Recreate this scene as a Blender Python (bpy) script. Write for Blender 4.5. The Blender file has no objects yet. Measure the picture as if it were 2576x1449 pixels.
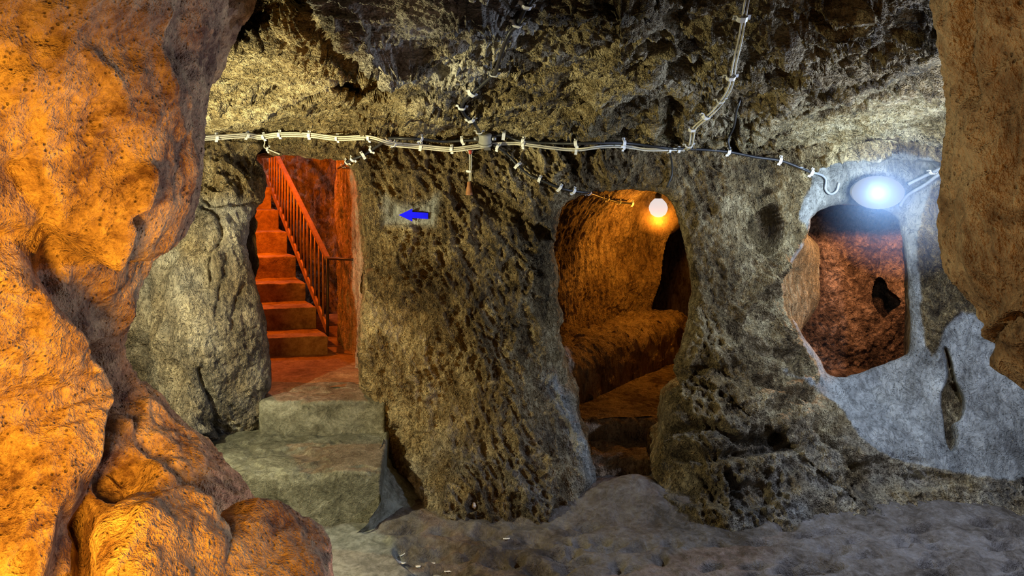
import bpy, bmesh, math, random
import numpy as np
from mathutils import Vector, Matrix
from mathutils.bvhtree import BVHTree

random.seed(7)
rng = np.random.default_rng(11)
scn = bpy.context.scene
COL = scn.collection

# ------------------------------------------------------------------ camera
F, CX, HZ, HC = 1874.0, 1288.0, 420.0, 1.6      # focal length (px), centre column, horizon row, eye height


def P(px, py, Y):
    return np.array([(px - CX) / F * Y, Y, HC - (py - HZ) / F * Y])


cam = bpy.data.cameras.new('camera')
cam.sensor_width = 36.0
cam.lens = 36.0 * F / 2576.0
cam.shift_y = (HZ - 724.5) / 2576.0
cam.clip_start = 0.05
cam_ob = bpy.data.objects.new('camera', cam)
cam_ob.location = (0, 0, HC)
cam_ob.rotation_euler = (math.pi / 2, 0, 0)
COL.objects.link(cam_ob)
scn.camera = cam_ob

# ------------------------------------------------------------------ noise
_perm = np.random.default_rng(3).permutation(256)
_perm = np.concatenate([_perm, _perm, _perm])
_g = np.random.default_rng(5).normal(size=(256, 3))
_g /= np.linalg.norm(_g, axis=1)[:, None]


def perlin(p):
    p = np.asarray(p, dtype=np.float64)
    i = np.floor(p).astype(np.int64)
    f = p - i
    i &= 255
    u = f * f * f * (f * (f * 6 - 15) + 10)
    out = 0
    for dx in (0, 1):
        wx = u[..., 0] if dx else 1 - u[..., 0]
        a = _perm[(i[..., 0] + dx) & 255]
        for dy in (0, 1):
            wy = u[..., 1] if dy else 1 - u[..., 1]
            b = _perm[a + ((i[..., 1] + dy) & 255)]
            for dz in (0, 1):
                wz = u[..., 2] if dz else 1 - u[..., 2]
                g = _g[_perm[b + ((i[..., 2] + dz) & 255)]]
                dot = g[..., 0] * (f[..., 0] - dx) + g[..., 1] * (f[..., 1] - dy) + g[..., 2] * (f[..., 2] - dz)
                out = out + wx * wy * wz * dot
    return out * 1.6


def fbm(p, octv=4, gain=.5, lac=2.03):
    a, s, q = 1.0, 0, np.array(p, dtype=np.float64)
    for k in range(octv):
        s = s + a * perlin(q + 17.3 * k)
        a *= gain
        q = q * lac
    return s


def ridged(p, octv=3, gain=.5, lac=2.1):
    a, s, q = 1.0, 0, np.array(p, dtype=np.float64)
    for k in range(octv):
        s = s + a * (1 - 2 * np.abs(perlin(q + 31.7 * k)))
        a *= gain
        q = q * lac
    return s


def worley(p, seed=0):
    p = np.asarray(p, float)
    ip = np.floor(p).astype(np.int64)
    f1 = np.full(p.shape[:-1], 9.0)
    f2 = np.full(p.shape[:-1], 9.0)
    for dx in (-1, 0, 1):
        for dy in (-1, 0, 1):
            for dz in (-1, 0, 1):
                c = ip + (dx, dy, dz)
                h_ = _perm[_perm[_perm[(c[..., 0] + seed) & 255] + (c[..., 1] & 255)] + (c[..., 2] & 255)]
                o_ = (_g[h_] * .5 + .5)
                d_ = ((c + o_ - p) ** 2).sum(-1)
                m_ = d_ < f1
                f2 = np.where(m_, f1, np.minimum(f2, d_))
                f1 = np.where(m_, d_, f1)
    return np.sqrt(f1), np.sqrt(f2)


def sstep(a, b, x):
    t = np.clip((x - a) / (b - a), 0, 1)
    return t * t * (3 - 2 * t)


# ------------------------------------------------------------------ 2-d helpers
def catmull(pts, n=8, closed=True):
    pts = np.array(pts, dtype=float)
    m = len(pts)
    out = []
    rngk = range(m) if closed else range(m - 1)
    for k in rngk:
        if closed:
            p0, p1, p2, p3 = pts[(k - 1) % m], pts[k], pts[(k + 1) % m], pts[(k + 2) % m]
        else:
            p1, p2 = pts[k], pts[k + 1]
            p0 = pts[k - 1] if k > 0 else 2 * p1 - p2
            p3 = pts[k + 2] if k + 2 < m else 2 * p2 - p1
        for t in np.linspace(0, 1, n, endpoint=False):
            out.append(.5 * ((2 * p1) + (-p0 + p2) * t + (2 * p0 - 5 * p1 + 4 * p2 - p3) * t * t + (-p0 + 3 * p1 - 3 * p2 + p3) * t ** 3))
    if not closed:
        out.append(pts[-1])
    return np.array(out)


def seg_dist(X, Y, pts, closed=False, nearest=False):
    """distance of every (X,Y) to a polyline (and the nearest point on it)"""
    pts = np.asarray(pts, float)
    n = len(pts)
    best = np.full(X.shape, 1e9)
    nx, ny = np.zeros_like(X), np.zeros_like(Y)
    side = np.zeros_like(X)
    for k in range(n if closed else n - 1):
        a, b = pts[k], pts[(k + 1) % n]
        d = b - a
        L = d @ d + 1e-9
        t = np.clip(((X - a[0]) * d[0] + (Y - a[1]) * d[1]) / L, 0, 1)
        qx, qy = a[0] + t * d[0], a[1] + t * d[1]
        dd = np.hypot(X - qx, Y - qy)
        m = dd < best
        best[m] = dd[m]
        nx[m], ny[m] = qx[m], qy[m]
        cr = d[0] * (Y - a[1]) - d[1] * (X - a[0])
        side[m] = np.sign(cr[m])
    if nearest:
        return best, nx, ny
    return best, side


def inside(X, Y, poly):
    poly = np.asarray(poly, float)
    r = np.zeros(X.shape, bool)
    n = len(poly)
    for k in range(n):
        x1, y1 = poly[k]
        x2, y2 = poly[(k + 1) % n]
        if y1 == y2:
            continue
        c = (y1 > Y) != (y2 > Y)
        r ^= c & (X < (x2 - x1) * (Y - y1) / (y2 - y1) + x1)
    return r


def sub(X, Y, pts, pad):
    pts = np.asarray(pts)
    return (X > pts[:, 0].min() - pad) & (X < pts[:, 0].max() + pad) & (Y > pts[:, 1].min() - pad) & (Y < pts[:, 1].max() + pad)


def stroke(D, X, Y, pts, width, depth, smooth=True):
    pts = catmull(pts, 6, False) if smooth and len(pts) > 2 else np.array(pts, float)
    m = sub(X, Y, pts, width * 3)
    if not m.any():
        return
    d, _ = seg_dist(X[m], Y[m], pts)
    D[m] += depth * np.exp(-(d / width) ** 2)


def fold(D, X, Y, pts, depth, fall, sharp=6.0):
    """one side of the line sinks by depth (left of the direction of travel, image coords), fading out over fall px"""
    pts = catmull(pts, 6, False)
    m = sub(X, Y, pts, fall * 2.5)
    d, s = seg_dist(X[m], Y[m], pts)
    sd = d * s
    e0, e1 = pts[0], pts[-1]
    tx = np.minimum(np.hypot(X[m] - e0[0], Y[m] - e0[1]), np.hypot(X[m] - e1[0], Y[m] - e1[1]))
    D[m] += depth * sstep(-sharp, sharp, -sd) * np.exp(-d / fall) * sstep(0, fall * .8, tx)


def patch(D, X, Y, poly, depth, soft, closed=True):
    poly = catmull(poly, 6)
    m = sub(X, Y, poly, soft * 2)
    d, _ = seg_dist(X[m], Y[m], poly, True)
    sd = np.where(inside(X[m], Y[m], poly), d, -d)
    D[m] += depth * sstep(-soft, soft, sd)


def patch_mask(X, Y, poly, soft):
    D = np.zeros_like(X)
    patch(D, X, Y, poly, 1.0, soft)
    return D


# ------------------------------------------------------------------ objects
def tag(o, label=None, cat=None, group=None, kind=None):
    if label: o['label'] = label
    if cat: o['category'] = cat
    if group: o['group'] = group
    if kind: o['kind'] = kind
    return o


def mesh_obj(name, verts, faces, mat, parent=None, smooth=True):
    me = bpy.data.meshes.new(name)
    verts = np.asarray(verts, dtype=np.float32)
    if isinstance(faces, np.ndarray):
        n, k = faces.shape
        me.vertices.add(len(verts))
        me.vertices.foreach_set('co', verts.ravel())
        me.loops.add(n * k)
        me.loops.foreach_set('vertex_index', faces.astype(np.int32).ravel())
        me.polygons.add(n)
        me.polygons.foreach_set('loop_start', np.arange(0, n * k, k, dtype=np.int32))
        me.polygons.foreach_set('loop_total', np.full(n, k, dtype=np.int32))
        me.update(calc_edges=True)
        me.validate()
    else:
        me.from_pydata([tuple(map(float, v)) for v in verts], [], faces)
        me.update()
    if smooth:
        me.polygons.foreach_set('use_smooth', np.ones(len(me.polygons), dtype=bool))
    me.materials.append(mat)
    o = bpy.data.objects.new(name, me)
    COL.objects.link(o)
    if parent: o.parent = parent
    return o


def empty(name, loc, label, cat, group=None, rz=0):
    o = bpy.data.objects.new(name, None)
    o.empty_display_size = .05
    o.location = loc
    o.rotation_euler = (0, 0, rz)
    COL.objects.link(o)
    return tag(o, label, cat, group)


def grid_faces(nr, nc, wrap=False):
    r = np.arange(nr - 1)[:, None]
    c = np.arange(nc if wrap else nc - 1)[None, :]
    c2 = (c + 1) % nc
    a = r * nc + c
    b = r * nc + c2
    d = (r + 1) * nc + c
    e = (r + 1) * nc + c2
    return np.stack([a, d, e, b], -1).reshape(-1, 4)


def grid_normals(G, wrap=False):
    if wrap:
        E = np.concatenate([G[:, -1:], G, G[:, :1]], 1)
        du = (E[:, 2:] - E[:, :-2])
    else:
        du = np.gradient(G, axis=1)
    dv = np.gradient(G, axis=0)
    n = np.cross(dv, du)
    return n / (np.linalg.norm(n, axis=-1, keepdims=True) + 1e-12)


def blur(A, n=1):
    for _ in range(n):
        A = (np.roll(A, 1, 0) + A + np.roll(A, -1, 0)) / 3
        A = (np.roll(A, 1, 1) + A + np.roll(A, -1, 1)) / 3
    return A


def tube(pts, r, n=8, cap=True):
    pts = [Vector(p) for p in pts]
    vs, fs = [], []
    t0 = (pts[1] - pts[0]).normalized()
    up = Vector((0, 0, 1)) if abs(t0.z) < .9 else Vector((1, 0, 0))
    u = t0.cross(up).normalized()
    for i, p in enumerate(pts):
        t = (pts[min(i + 1, len(pts) - 1)] - pts[max(i - 1, 0)]).normalized()
        u = (u - t * u.dot(t)).normalized()
        w = t.cross(u)
        rr = r[i] if hasattr(r, '__len__') else r
        for k in range(n):
            a = 2 * math.pi * k / n
            vs.append(p + (u * math.cos(a) + w * math.sin(a)) * rr)
    m = len(pts)
    for i in range(m - 1):
        for k in range(n):
            fs.append((i * n + k, i * n + (k + 1) % n, (i + 1) * n + (k + 1) % n, (i + 1) * n + k))
    if cap:
        fs.append(tuple(range(n))[::-1])
        fs.append(tuple((m - 1) * n + k for k in range(n)))
    return vs, fs


def join(parts):
    vs, fs = [], []
    for v, f in parts:
        o = len(vs)
        vs += list(v)
        fs += [tuple(i + o for i in q) for q in f]
    return vs, fs


def boxv(c, s, M=None):
    vs = []
    for sx in (-1, 1):
        for sy in (-1, 1):
            for sz in (-1, 1):
                v = Vector((sx * s[0] / 2, sy * s[1] / 2, sz * s[2] / 2))
                if M: v = M @ v
                vs.append(v + Vector(c))
    return vs, [(0, 1, 3, 2), (4, 6, 7, 5), (0, 4, 5, 1), (2, 3, 7, 6), (0, 2, 6, 4), (1, 5, 7, 3)]


def lathe(profile, n=24, axis=None):
    vs, fs = [], []
    for r, z in profile:
        for k in range(n):
            a = 2 * math.pi * k / n
            vs.append(Vector((r * math.cos(a), r * math.sin(a), z)))
    m = len(profile)
    for i in range(m - 1):
        for k in range(n):
            fs.append((i * n + k, i * n + (k + 1) % n, (i + 1) * n + (k + 1) % n, (i + 1) * n + k))
    fs.append(tuple(range(n))[::-1])
    fs.append(tuple((m - 1) * n + k for k in range(n)))
    return vs, fs


# ------------------------------------------------------------------ materials
def new_mat(name):
    m = bpy.data.materials.new(name)
    m.use_nodes = True
    nt = m.node_tree
    for n in list(nt.nodes):
        nt.nodes.remove(n)
    out = nt.nodes.new('ShaderNodeOutputMaterial')
    return m, nt, out


class NB:
    def __init__(s, nt):
        s.nt = nt
        s.tc = nt.nodes.new('ShaderNodeTexCoord')

    def link(s, a, b):
        s.nt.links.new(a, b)

    def mapping(s, scale=(1, 1, 1), rot=(0, 0, 0)):
        n = s.nt.nodes.new('ShaderNodeMapping')
        n.inputs['Scale'].default_value = scale
        n.inputs['Rotation'].default_value = rot
        s.link(s.tc.outputs['Object'], n.inputs['Vector'])
        return n.outputs[0]

    def noise(s, scale, detail=4, rough=.5, dist=0, vec=None):
        n = s.nt.nodes.new('ShaderNodeTexNoise')
        n.inputs['Scale'].default_value = scale
        n.inputs['Detail'].default_value = detail
        n.inputs['Roughness'].default_value = rough
        n.inputs['Distortion'].default_value = dist
        s.link(vec or s.tc.outputs['Object'], n.inputs['Vector'])
        return n.outputs['Fac']

    def voronoi(s, scale, feature='F1', vec=None, rand=1):
        n = s.nt.nodes.new('ShaderNodeTexVoronoi')
        n.feature = feature
        n.inputs['Scale'].default_value = scale
        n.inputs['Randomness'].default_value = rand
        s.link(vec or s.tc.outputs['Object'], n.inputs['Vector'])
        return n.outputs['Distance']

    def ramp(s, fac, stops):
        n = s.nt.nodes.new('ShaderNodeValToRGB')
        cr = n.color_ramp
        while len(cr.elements) < len(stops):
            cr.elements.new(.5)
        for e, (p, c) in zip(cr.elements, stops):
            e.position = p
            e.color = (*c, 1) if len(c) == 3 else c
        s.link(fac, n.inputs['Fac'])
        return n.outputs['Color']

    def val(s, fac, a, b, c=0., d=1.):
        n = s.nt.nodes.new('ShaderNodeMapRange')
        n.clamp = True
        for k, v in zip(('From Min', 'From Max', 'To Min', 'To Max'), (a, b, c, d)):
            n.inputs[k].default_value = v
        s.link(fac, n.inputs['Value'])
        return n.outputs['Result']

    def mix(s, fac, a, b, mode='MIX'):
        n = s.nt.nodes.new('ShaderNodeMix')
        n.data_type = 'RGBA'
        n.blend_type = mode
        for sock, v in ((n.inputs['Factor'], fac), (n.inputs['A'], a), (n.inputs['B'], b)):
            if hasattr(v, 'links'):
                s.link(v, sock)
            elif isinstance(v, (int, float)):
                sock.default_value = v
            else:
                sock.default_value = (*v, 1)
        # colour sockets share names with other types: pick the RGBA ones
        return [o for o in n.outputs if o.type == 'RGBA'][0]

    def math(s, op, a, b):
        n = s.nt.nodes.new('ShaderNodeMath')
        n.operation = op
        for sock, v in zip(n.inputs, (a, b)):
            if hasattr(v, 'links'):
                s.link(v, sock)
            else:
                sock.default_value = v
        return n.outputs[0]

    def attr(s, name):
        n = s.nt.nodes.new('ShaderNodeAttribute')
        n.attribute_name = name
        return n.outputs['Fac']


def mixc(nb, fac, a, b, mode='MIX'):
    n = nb.nt.nodes.new('ShaderNodeMix')
    n.data_type = 'RGBA'
    n.blend_type = mode
    fs = [i for i in n.inputs if i.name == 'Factor' and i.type == 'VALUE'][0]
    A = [i for i in n.inputs if i.name == 'A' and i.type == 'RGBA'][0]
    B = [i for i in n.inputs if i.name == 'B' and i.type == 'RGBA'][0]
    for sock, v in ((fs, fac), (A, a), (B, b)):
        if hasattr(v, 'links'):
            nb.link(v, sock)
        elif isinstance(v, (int, float)):
            sock.default_value = v
        else:
            sock.default_value = (*v, 1)
    return [o for o in n.outputs if o.type == 'RGBA'][0]


def rock_mat(name, dark, mid, pale, scale=1.0, bump=1.0, speck=.5, aniso=None, mask=None, spec=.25, rough=.75, pits=.5, streak=.45, fil=0):
    """tuff: three tones mixed by noise, dark pits, pale grains, fine chiselled bump"""
    m, nt, out = new_mat(name)
    nb = NB(nt)
    bs = nt.nodes.new('ShaderNodeBsdfPrincipled')
    vec = nb.mapping(*aniso) if aniso else None
    big = nb.noise(1.7 * scale, 3, .6, .6)
    med = nb.noise(9 * scale, 5, .68, .8, vec)
    fine = nb.noise(42 * scale, 4, .7, .4, vec)
    f1 = nb.math('ADD', nb.math('MULTIPLY', big, .35), nb.math('ADD', nb.math('MULTIPLY', med, .4), nb.math('MULTIPLY', fine, .25)))
    c = nb.ramp(f1, [(.41, dark), (.5, mid), (.60, pale)])
    if fil:
        fn = nb.noise(16 * scale, 4, .7, 1.6, vec)
        fm = nb.val(nb.math('ABSOLUTE', nb.math('SUBTRACT', fn, .5), 0), .0, .022, fil, 0)
        c = mixc(nb, fm, c, tuple(min(1, x * 1.25) for x in pale))
    if mask:                                    # a second stone colouring (plastered / dusty areas) by sculpted mask
        d2, m2, p2 = mask
        c2 = nb.ramp(f1, [(.41, d2), (.5, m2), (.60, p2)])
        mk = nb.attr('plaster')
        c = mixc(nb, mk, c, c2)
    vo = nb.voronoi(70 * scale)
    pthr = nb.val(nb.noise(11 * scale, 3), .42, .68, 0, .3)
    pit = nb.val(nb.math('SUBTRACT', vo, pthr), -.04, .06, 1 - pits, 1)
    crk = nb.val(nb.math('ABSOLUTE', nb.math('SUBTRACT', nb.noise(20 * scale, 3, .65, 1.2, vec), .5), 0), 0, .035, 1 - streak, 1)
    c = mixc(nb, 1.0, c, crk, 'MULTIPLY')
    c = mixc(nb, 1.0, c, pit, 'MULTIPLY')
    gr = nb.val(nb.voronoi(105 * scale), .06, .12, speck, 0)
    sel = nb.val(nb.noise(14 * scale, 2), .5, .6, 0, 1)
    c = mixc(nb, nb.math('MULTIPLY', gr, sel), c, tuple(min(1, x * 1.5 + .05) for x in pale))
    nb.link(c, bs.inputs['Base Color'])
    bs.inputs['Roughness'].default_value = rough
    bs.inputs['Specular IOR Level'].default_value = spec
    h = nb.math('ADD', nb.math('MULTIPLY', med, .7), nb.math('MULTIPLY', fine, .4))
    h = nb.math('ADD', h, nb.math('MULTIPLY', crk, .12))
    h = nb.math('ADD', h, nb.math('MULTIPLY', nb.noise(120 * scale, 2, .7), .22))
    h = nb.math('ADD', h, nb.math('MULTIPLY', nb.val(vo, 0, .3), .16 * pits * 2))
    b = nt.nodes.new('ShaderNodeBump')
    b.inputs['Strength'].default_value = 1.0
    b.inputs['Distance'].default_value = .036 * bump
    if mask:
        nb.link(nb.math('MULTIPLY', nb.val(nb.attr('plaster'), 0, 1, 1, .22), .036 * bump), b.inputs['Distance'])
    nb.link(h, b.inputs['Height'])
    nb.link(b.outputs[0], bs.inputs['Normal'])
    nb.link(bs.outputs[0], out.inputs['Surface'])
    return m


def plain_mat(name, col, rough=.5, metal=0, var=.25, scale=40, bump=.0, spec=.4):
    m, nt, out = new_mat(name)
    nb = NB(nt)
    bs = nt.nodes.new('ShaderNodeBsdfPrincipled')
    n = nb.noise(scale, 5, .6)
    c = nb.ramp(n, [(.3, tuple(x * (1 - var) for x in col)), (.7, tuple(min(1, x * (1 + var)) for x in col))])
    nb.link(c, bs.inputs['Base Color'])
    bs.inputs['Roughness'].default_value = rough
    bs.inputs['Metallic'].default_value = metal
    bs.inputs['Specular IOR Level'].default_value = spec
    if bump:
        b = nt.nodes.new('ShaderNodeBump')
        b.inputs['Distance'].default_value = bump
        nb.link(n, b.inputs['Height'])
        nb.link(b.outputs[0], bs.inputs['Normal'])
    nb.link(bs.outputs[0], out.inputs['Surface'])
    return m


def glow_mat(name, col, strength):
    m, nt, out = new_mat(name)
    e = nt.nodes.new('ShaderNodeEmission')
    e.inputs['Color'].default_value = (*col, 1)
    e.inputs['Strength'].default_value = strength
    nt.links.new(e.outputs[0], out.inputs['Surface'])
    return m


def set_attr(o, name, arr):
    a = o.data.attributes.new(name, 'FLOAT', 'POINT')
    a.data.foreach_set('value', np.asarray(arr, dtype=np.float32).ravel())


M = {}
M['wall'] = rock_mat('tuff_wall', (.045, .028, .010), (.19, .13, .055), (.50, .40, .22), bump=2.2, speck=.6, fil=.2, streak=.5, aniso=((1, 1, .55), (0, .6, 0)),
                     mask=((.09, .09, .085), (.20, .205, .195), (.35, .36, .34)))
M['ceil'] = rock_mat('tuff_ceiling', (.06, .04, .014), (.22, .16, .07), (.48, .40, .24), bump=2.2, speck=.4, fil=.3, streak=.5, aniso=((.5, 1, 1), (0, 0, .25)),
                     mask=((.16, .15, .13), (.34, .32, .28), (.55, .52, .46)))
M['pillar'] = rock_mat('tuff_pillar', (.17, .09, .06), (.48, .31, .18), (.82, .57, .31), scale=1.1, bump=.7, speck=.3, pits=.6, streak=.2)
M['right_rock'] = rock_mat('tuff_right', (.09, .05, .025), (.27, .17, .09), (.5, .35, .2), scale=1.0, bump=.8, speck=.2, pits=.5, streak=.2)
M['tunnel'] = rock_mat('tuff_tunnel', (.09, .05, .025), (.32, .22, .13), (.5, .38, .25), bump=1.3, speck=.3, aniso=((1, 1, .35), (0, 0, 0)))
M['stairwall'] = rock_mat('tuff_stair_room', (.12, .07, .035), (.36, .26, .17), (.55, .44, .32), bump=1.2, speck=.3, aniso=((1, 1, .3), (0, 0, 0)))
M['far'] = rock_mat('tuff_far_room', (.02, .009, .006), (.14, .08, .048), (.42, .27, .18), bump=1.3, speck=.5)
M['concrete'] = rock_mat('worn_concrete', (.06, .058, .038), (.15, .145, .105), (.3, .3, .235), scale=1.6, bump=.35, speck=.55, pits=.35, spec=.35, rough=.6, streak=.15)
M['floor'] = rock_mat('dusty_floor', (.055, .042, .03), (.125, .105, .088), (.2, .18, .165), scale=1.1, bump=.55, speck=.12, pits=.15,
                      mask=((.075, .075, .066), (.165, .168, .148), (.32, .325, .295)), streak=.15)
M['stair'] = rock_mat('stair_concrete', (.14, .075, .03), (.27, .165, .08), (.42, .29, .16), scale=1.0, bump=.25, speck=.1, pits=.2, streak=.15)
M['patch'] = rock_mat('grey_cement', (.2, .2, .185), (.34, .34, .32), (.46, .46, .44), scale=1.5, bump=.3, speck=.4, pits=.4, streak=.15)

# ------------------------------------------------------------------ THE CAVE WALL AND CEILING
# (control points: image column, image row, distance) -> smooth surface in space
WC = [(-600, 400, 2.6), (-600, 900, 2.4), (-600, 1350, 2.3), (-300, 400, 3.2), (-300, 900, 3.0), (-300, 1350, 2.9), (0, 340, 3.9), (0, 600, 3.6), (0, 1000, 3.4),
      (0, 1350, 3.2), (250, 1250, 3.2), (510, 340, 3.98), (680, 330, 3.98), (980, 330, 3.98), (1200, 330, 3.98), (1450, 330, 4.0), (1700, 330, 4.02), (1950, 360, 4.02),
      (300, 200, 4.1), (900, 200, 4.1), (1500, 200, 4.1), (2100, 200, 4.1), (2600, 200, 4.0),
      (560, 430, 3.88), (640, 440, 3.95), (520, 480, 3.84), (330, 500, 3.8), (330, 700, 3.85), (420, 600, 3.74), (500, 600, 3.68), (580, 600, 3.72), (620, 700, 3.8), (400, 850, 3.7), (500, 850, 3.66), (600, 850, 3.74), (660, 900, 3.85),
      (340, 900, 3.98), (340, 1020, 4.05), (400, 1000, 3.85), (450, 980, 3.62), (470, 1080, 3.52), (545, 1000, 3.76), (600, 1000, 3.8), (600, 1080, 3.84), (660, 1050, 3.9),
      (430, 1150, 3.42), (485, 1170, 3.37), (440, 1300, 3.25), (600, 1250, 4.0), (565, 1105, 3.97), (575, 1160, 4.0), (520, 1185, 3.85), (640, 1110, 3.97), (500, 1115, 3.6), (800, 1100, 3.97), (800, 1300, 3.95),
      (960, 450, 3.93), (1100, 450, 3.86), (1250, 450, 3.88), (1000, 600, 3.86), (1150, 600, 3.8), (1300, 600, 3.82), (985, 750, 3.86), (1150, 800, 3.76), (1300, 800, 3.8), (990, 950, 3.84),
      (1150, 950, 3.73), (1320, 950, 3.76), (1380, 1000, 3.82), (990, 1080, 3.86), (1150, 1080, 3.66), (1350, 1080, 3.68), (1440, 1100, 3.78), (1060, 1180, 3.68), (1000, 1200, 3.84), (1150, 1180, 3.6),
      (1350, 1180, 3.58), (1465, 1200, 3.68), (1060, 1275, 3.52), (1200, 1290, 3.47), (1400, 1260, 3.54), (1500, 1240, 3.68), (975, 1290, 3.86), (1150, 1400, 3.4), (1400, 1400, 3.45),
      (1400, 430, 3.92), (1550, 430, 3.9), (1690, 430, 3.92), (1740, 520, 3.92), (1370, 700, 3.86), (1780, 600, 3.88), (1790, 750, 3.86), (1780, 900, 3.76), (1710, 1100, 3.68), (1650, 1220, 3.68), (1550, 700, 4.0),
      (1850, 450, 3.98), (1850, 600, 3.9), (1850, 750, 3.86), (1820, 900, 3.72), (1800, 1050, 3.6), (1750, 1180, 3.5), (1750, 1280, 3.42), (1900, 1100, 3.6), (1900, 1180, 3.52), (1900, 1285, 3.42),
      (2050, 1000, 3.84), (2100, 1080, 3.72), (2000, 1180, 3.55), (2000, 1250, 3.46), (2200, 1130, 3.66), (2150, 1260, 3.56), (2300, 1160, 3.66), (2300, 1240, 3.62), (2150, 1400, 3.35), (1800, 1400, 3.3), (2500, 1400, 3.35),
      (2000, 550, 4.0), (1950, 700, 3.96), (2000, 900, 3.95), (2110, 975, 3.95), (2250, 950, 3.95), (2330, 700, 3.96), (2330, 850, 3.92), (2320, 600, 4.0), (2190, 480, 4.08), (2050, 450, 4.05), (2320, 470, 4.05), (2190, 425, 4.02), (2190, 380, 3.88), (2350, 380, 3.9),
      (2300, 1050, 3.8), (2400, 950, 3.82), (2400, 1100, 3.7), (2500, 1100, 3.66), (2500, 950, 3.74), (2450, 1210, 3.6), (2576, 1210, 3.6), (2800, 1000, 3.4), (2800, 500, 3.6), (2800, 1300, 3.3), (3100, 600, 3.0), (3100, 1200, 2.8)]
WC = np.array(WC, float)


def tps(ctrl, X, Y, lam=2e-3):
    s = 1000.0
    A = ctrl[:, :2] / s
    n = len(A)

    def U(r2):
        return np.where(r2 > 1e-12, .5 * r2 * np.log(r2 + 1e-12), 0)
    K = U(((A[:, None] - A[None]) ** 2).sum(-1)) + lam * np.eye(n)
    Pm = np.concatenate([np.ones((n, 1)), A], 1)
    L = np.block([[K, Pm], [Pm.T, np.zeros((3, 3))]])
    sol = np.linalg.solve(L, np.concatenate([ctrl[:, 2], np.zeros(3)]))
    x, y = X.ravel() / s, Y.ravel() / s
    out = sol[n] + sol[n + 1] * x + sol[n + 2] * y
    for k in range(n):
        out += sol[k] * U((x - A[k, 0]) ** 2 + (y - A[k, 1]) ** 2)
    return out.reshape(X.shape)


DOOR = [(684, 1010), (684, 970), (678, 900), (671, 810), (655, 745), (640, 695), (624, 625), (627, 575), (642, 530), (662, 500), (670, 460), (664, 425), (676, 398), (730, 388), (800, 392), (862, 400), (884, 420),
        (897, 470), (905, 560), (912, 680), (908, 800), (903, 900), (903, 970), (906, 1010)]
TUNNEL = [(1486, 1262), (1480, 1150), (1458, 1060), (1432, 960), (1408, 880), (1394, 780), (1388, 680), (1392, 600), (1408, 540), (1440, 500), (1500, 482), (1580, 474), (1650, 480), (1690, 508), (1710, 570), (1727, 650),
          (1736, 730), (1732, 800), (1718, 870), (1696, 940), (1672, 1010), (1660, 1080), (1644, 1180), (1640, 1262)]
WINDOW = [(2045, 548), (2072, 526), (2115, 516), (2200, 520), (2252, 545), (2266, 585), (2276, 640), (2286, 740), (2291, 800), (2288, 878), (2270, 897), (2220, 916), (2150, 941), (2110, 948), (2078, 937), (2058, 900), (2022, 850),
          (2000, 812), (1980, 795), (1969, 745), (1970, 690), (1990, 658), (2020, 625), (2038, 580)]
HOLES = {'door': (DOOR, 36, .075), 'tunnel': (TUNNEL, 34, .07), 'window': (WINDOW, 22, .035)}

xs = np.concatenate([np.arange(-900, -30, 14), np.arange(-30, 2606, 3.2), np.arange(2606, 3300, 14)])
ys = np.concatenate([np.arange(-640, -30, 14), np.arange(-30, 360, 2.2), np.arange(360, 1360, 3.2), np.arange(1360, 1420, 10)])
PX, PY = np.meshgrid(xs, ys)
inner = np.zeros(PX.shape, bool)
cont = {}
SD = {}
for hn, (poly, Rpx, Rw) in HOLES.items():
    c = catmull(poly, 8)
    if hn in ('door', 'tunnel', 'window'):                     # a hand-hewn, slightly uneven edge
        w = perlin(np.column_stack([c / 22.0, np.zeros(len(c))]))
        c = c + w[:, None] * 2.2
    cont[hn] = c
    m = sub(PX, PY, c, Rpx + 20)
    d, nx, ny = seg_dist(PX[m], PY[m], c, True, True)
    ins = inside(PX[m], PY[m], c)
    sd = np.full(PX.shape, 1e3)
    sd[m] = np.where(ins, -d, d)
    NX, NY = PX.copy(), PY.copy()
    NX[m], NY[m] = nx, ny
    I = sd < 0
    # snap the inner vertices that touch the outside
    nb_out = np.zeros_like(I)
    O = ~I
    for dy in (-1, 0, 1):
        for dx in (-1, 0, 1):
            nb_out |= np.roll(np.roll(O, dy, 0), dx, 1)
    S = I & nb_out
    PX[S], PY[S] = NX[S], NY[S]
    inner |= I & ~S
    sd[S] = 0
    SD[hn] = np.maximum(sd, 0)

wallY = tps(WC, PX, PY)
ceilY = 1.35 / np.maximum((HZ - PY) / F + .3, .06)
k = .10
hmix = np.clip(.5 + .5 * (ceilY - wallY) / k, 0, 1)
baseY = ceilY * (1 - hmix) + wallY * hmix - k * hmix * (1 - hmix)
isceil = sstep(.05, -.05, ceilY - wallY)
for hn, (poly, Rpx, Rw) in HOLES.items():                      # worn, rounded jamb edges
    t = np.clip(1 - SD[hn] / Rpx, 0, 1)
    baseY = baseY + Rw * (1 - np.sqrt(np.maximum(1 - t * t, 0)))
DR = np.zeros_like(PX)
fold(DR, PX, PY, [(760, -200), (780, -60), (800, 10), (835, 62), (880, 112), (935, 150), (972, 180), (1000, 225), (1035, 290), (1090, 340)], -.30, 420, 12)
fold(DR, PX, PY, [(440, 372), (520, 335), (640, 296), (750, 244), (850, 200), (950, 165), (1000, 150)], -.16, 190, 9)
patch(DR, PX, PY, [(835, 205), (880, 165), (930, 150), (968, 185), (985, 225), (900, 238)], .30, 14)
patch(DR, PX, PY, [(560, -60), (760, -60), (780, 20), (700, 55), (610, 85), (575, 60)], .35, 30)
fold(DR, PX, PY, [(600, 235), (700, 200), (800, 182), (880, 178)], -.06, 60, 5)
fold(DR, PX, PY, [(500, 262), (620, 240), (760, 205)], -.06, 50, 5)
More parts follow.
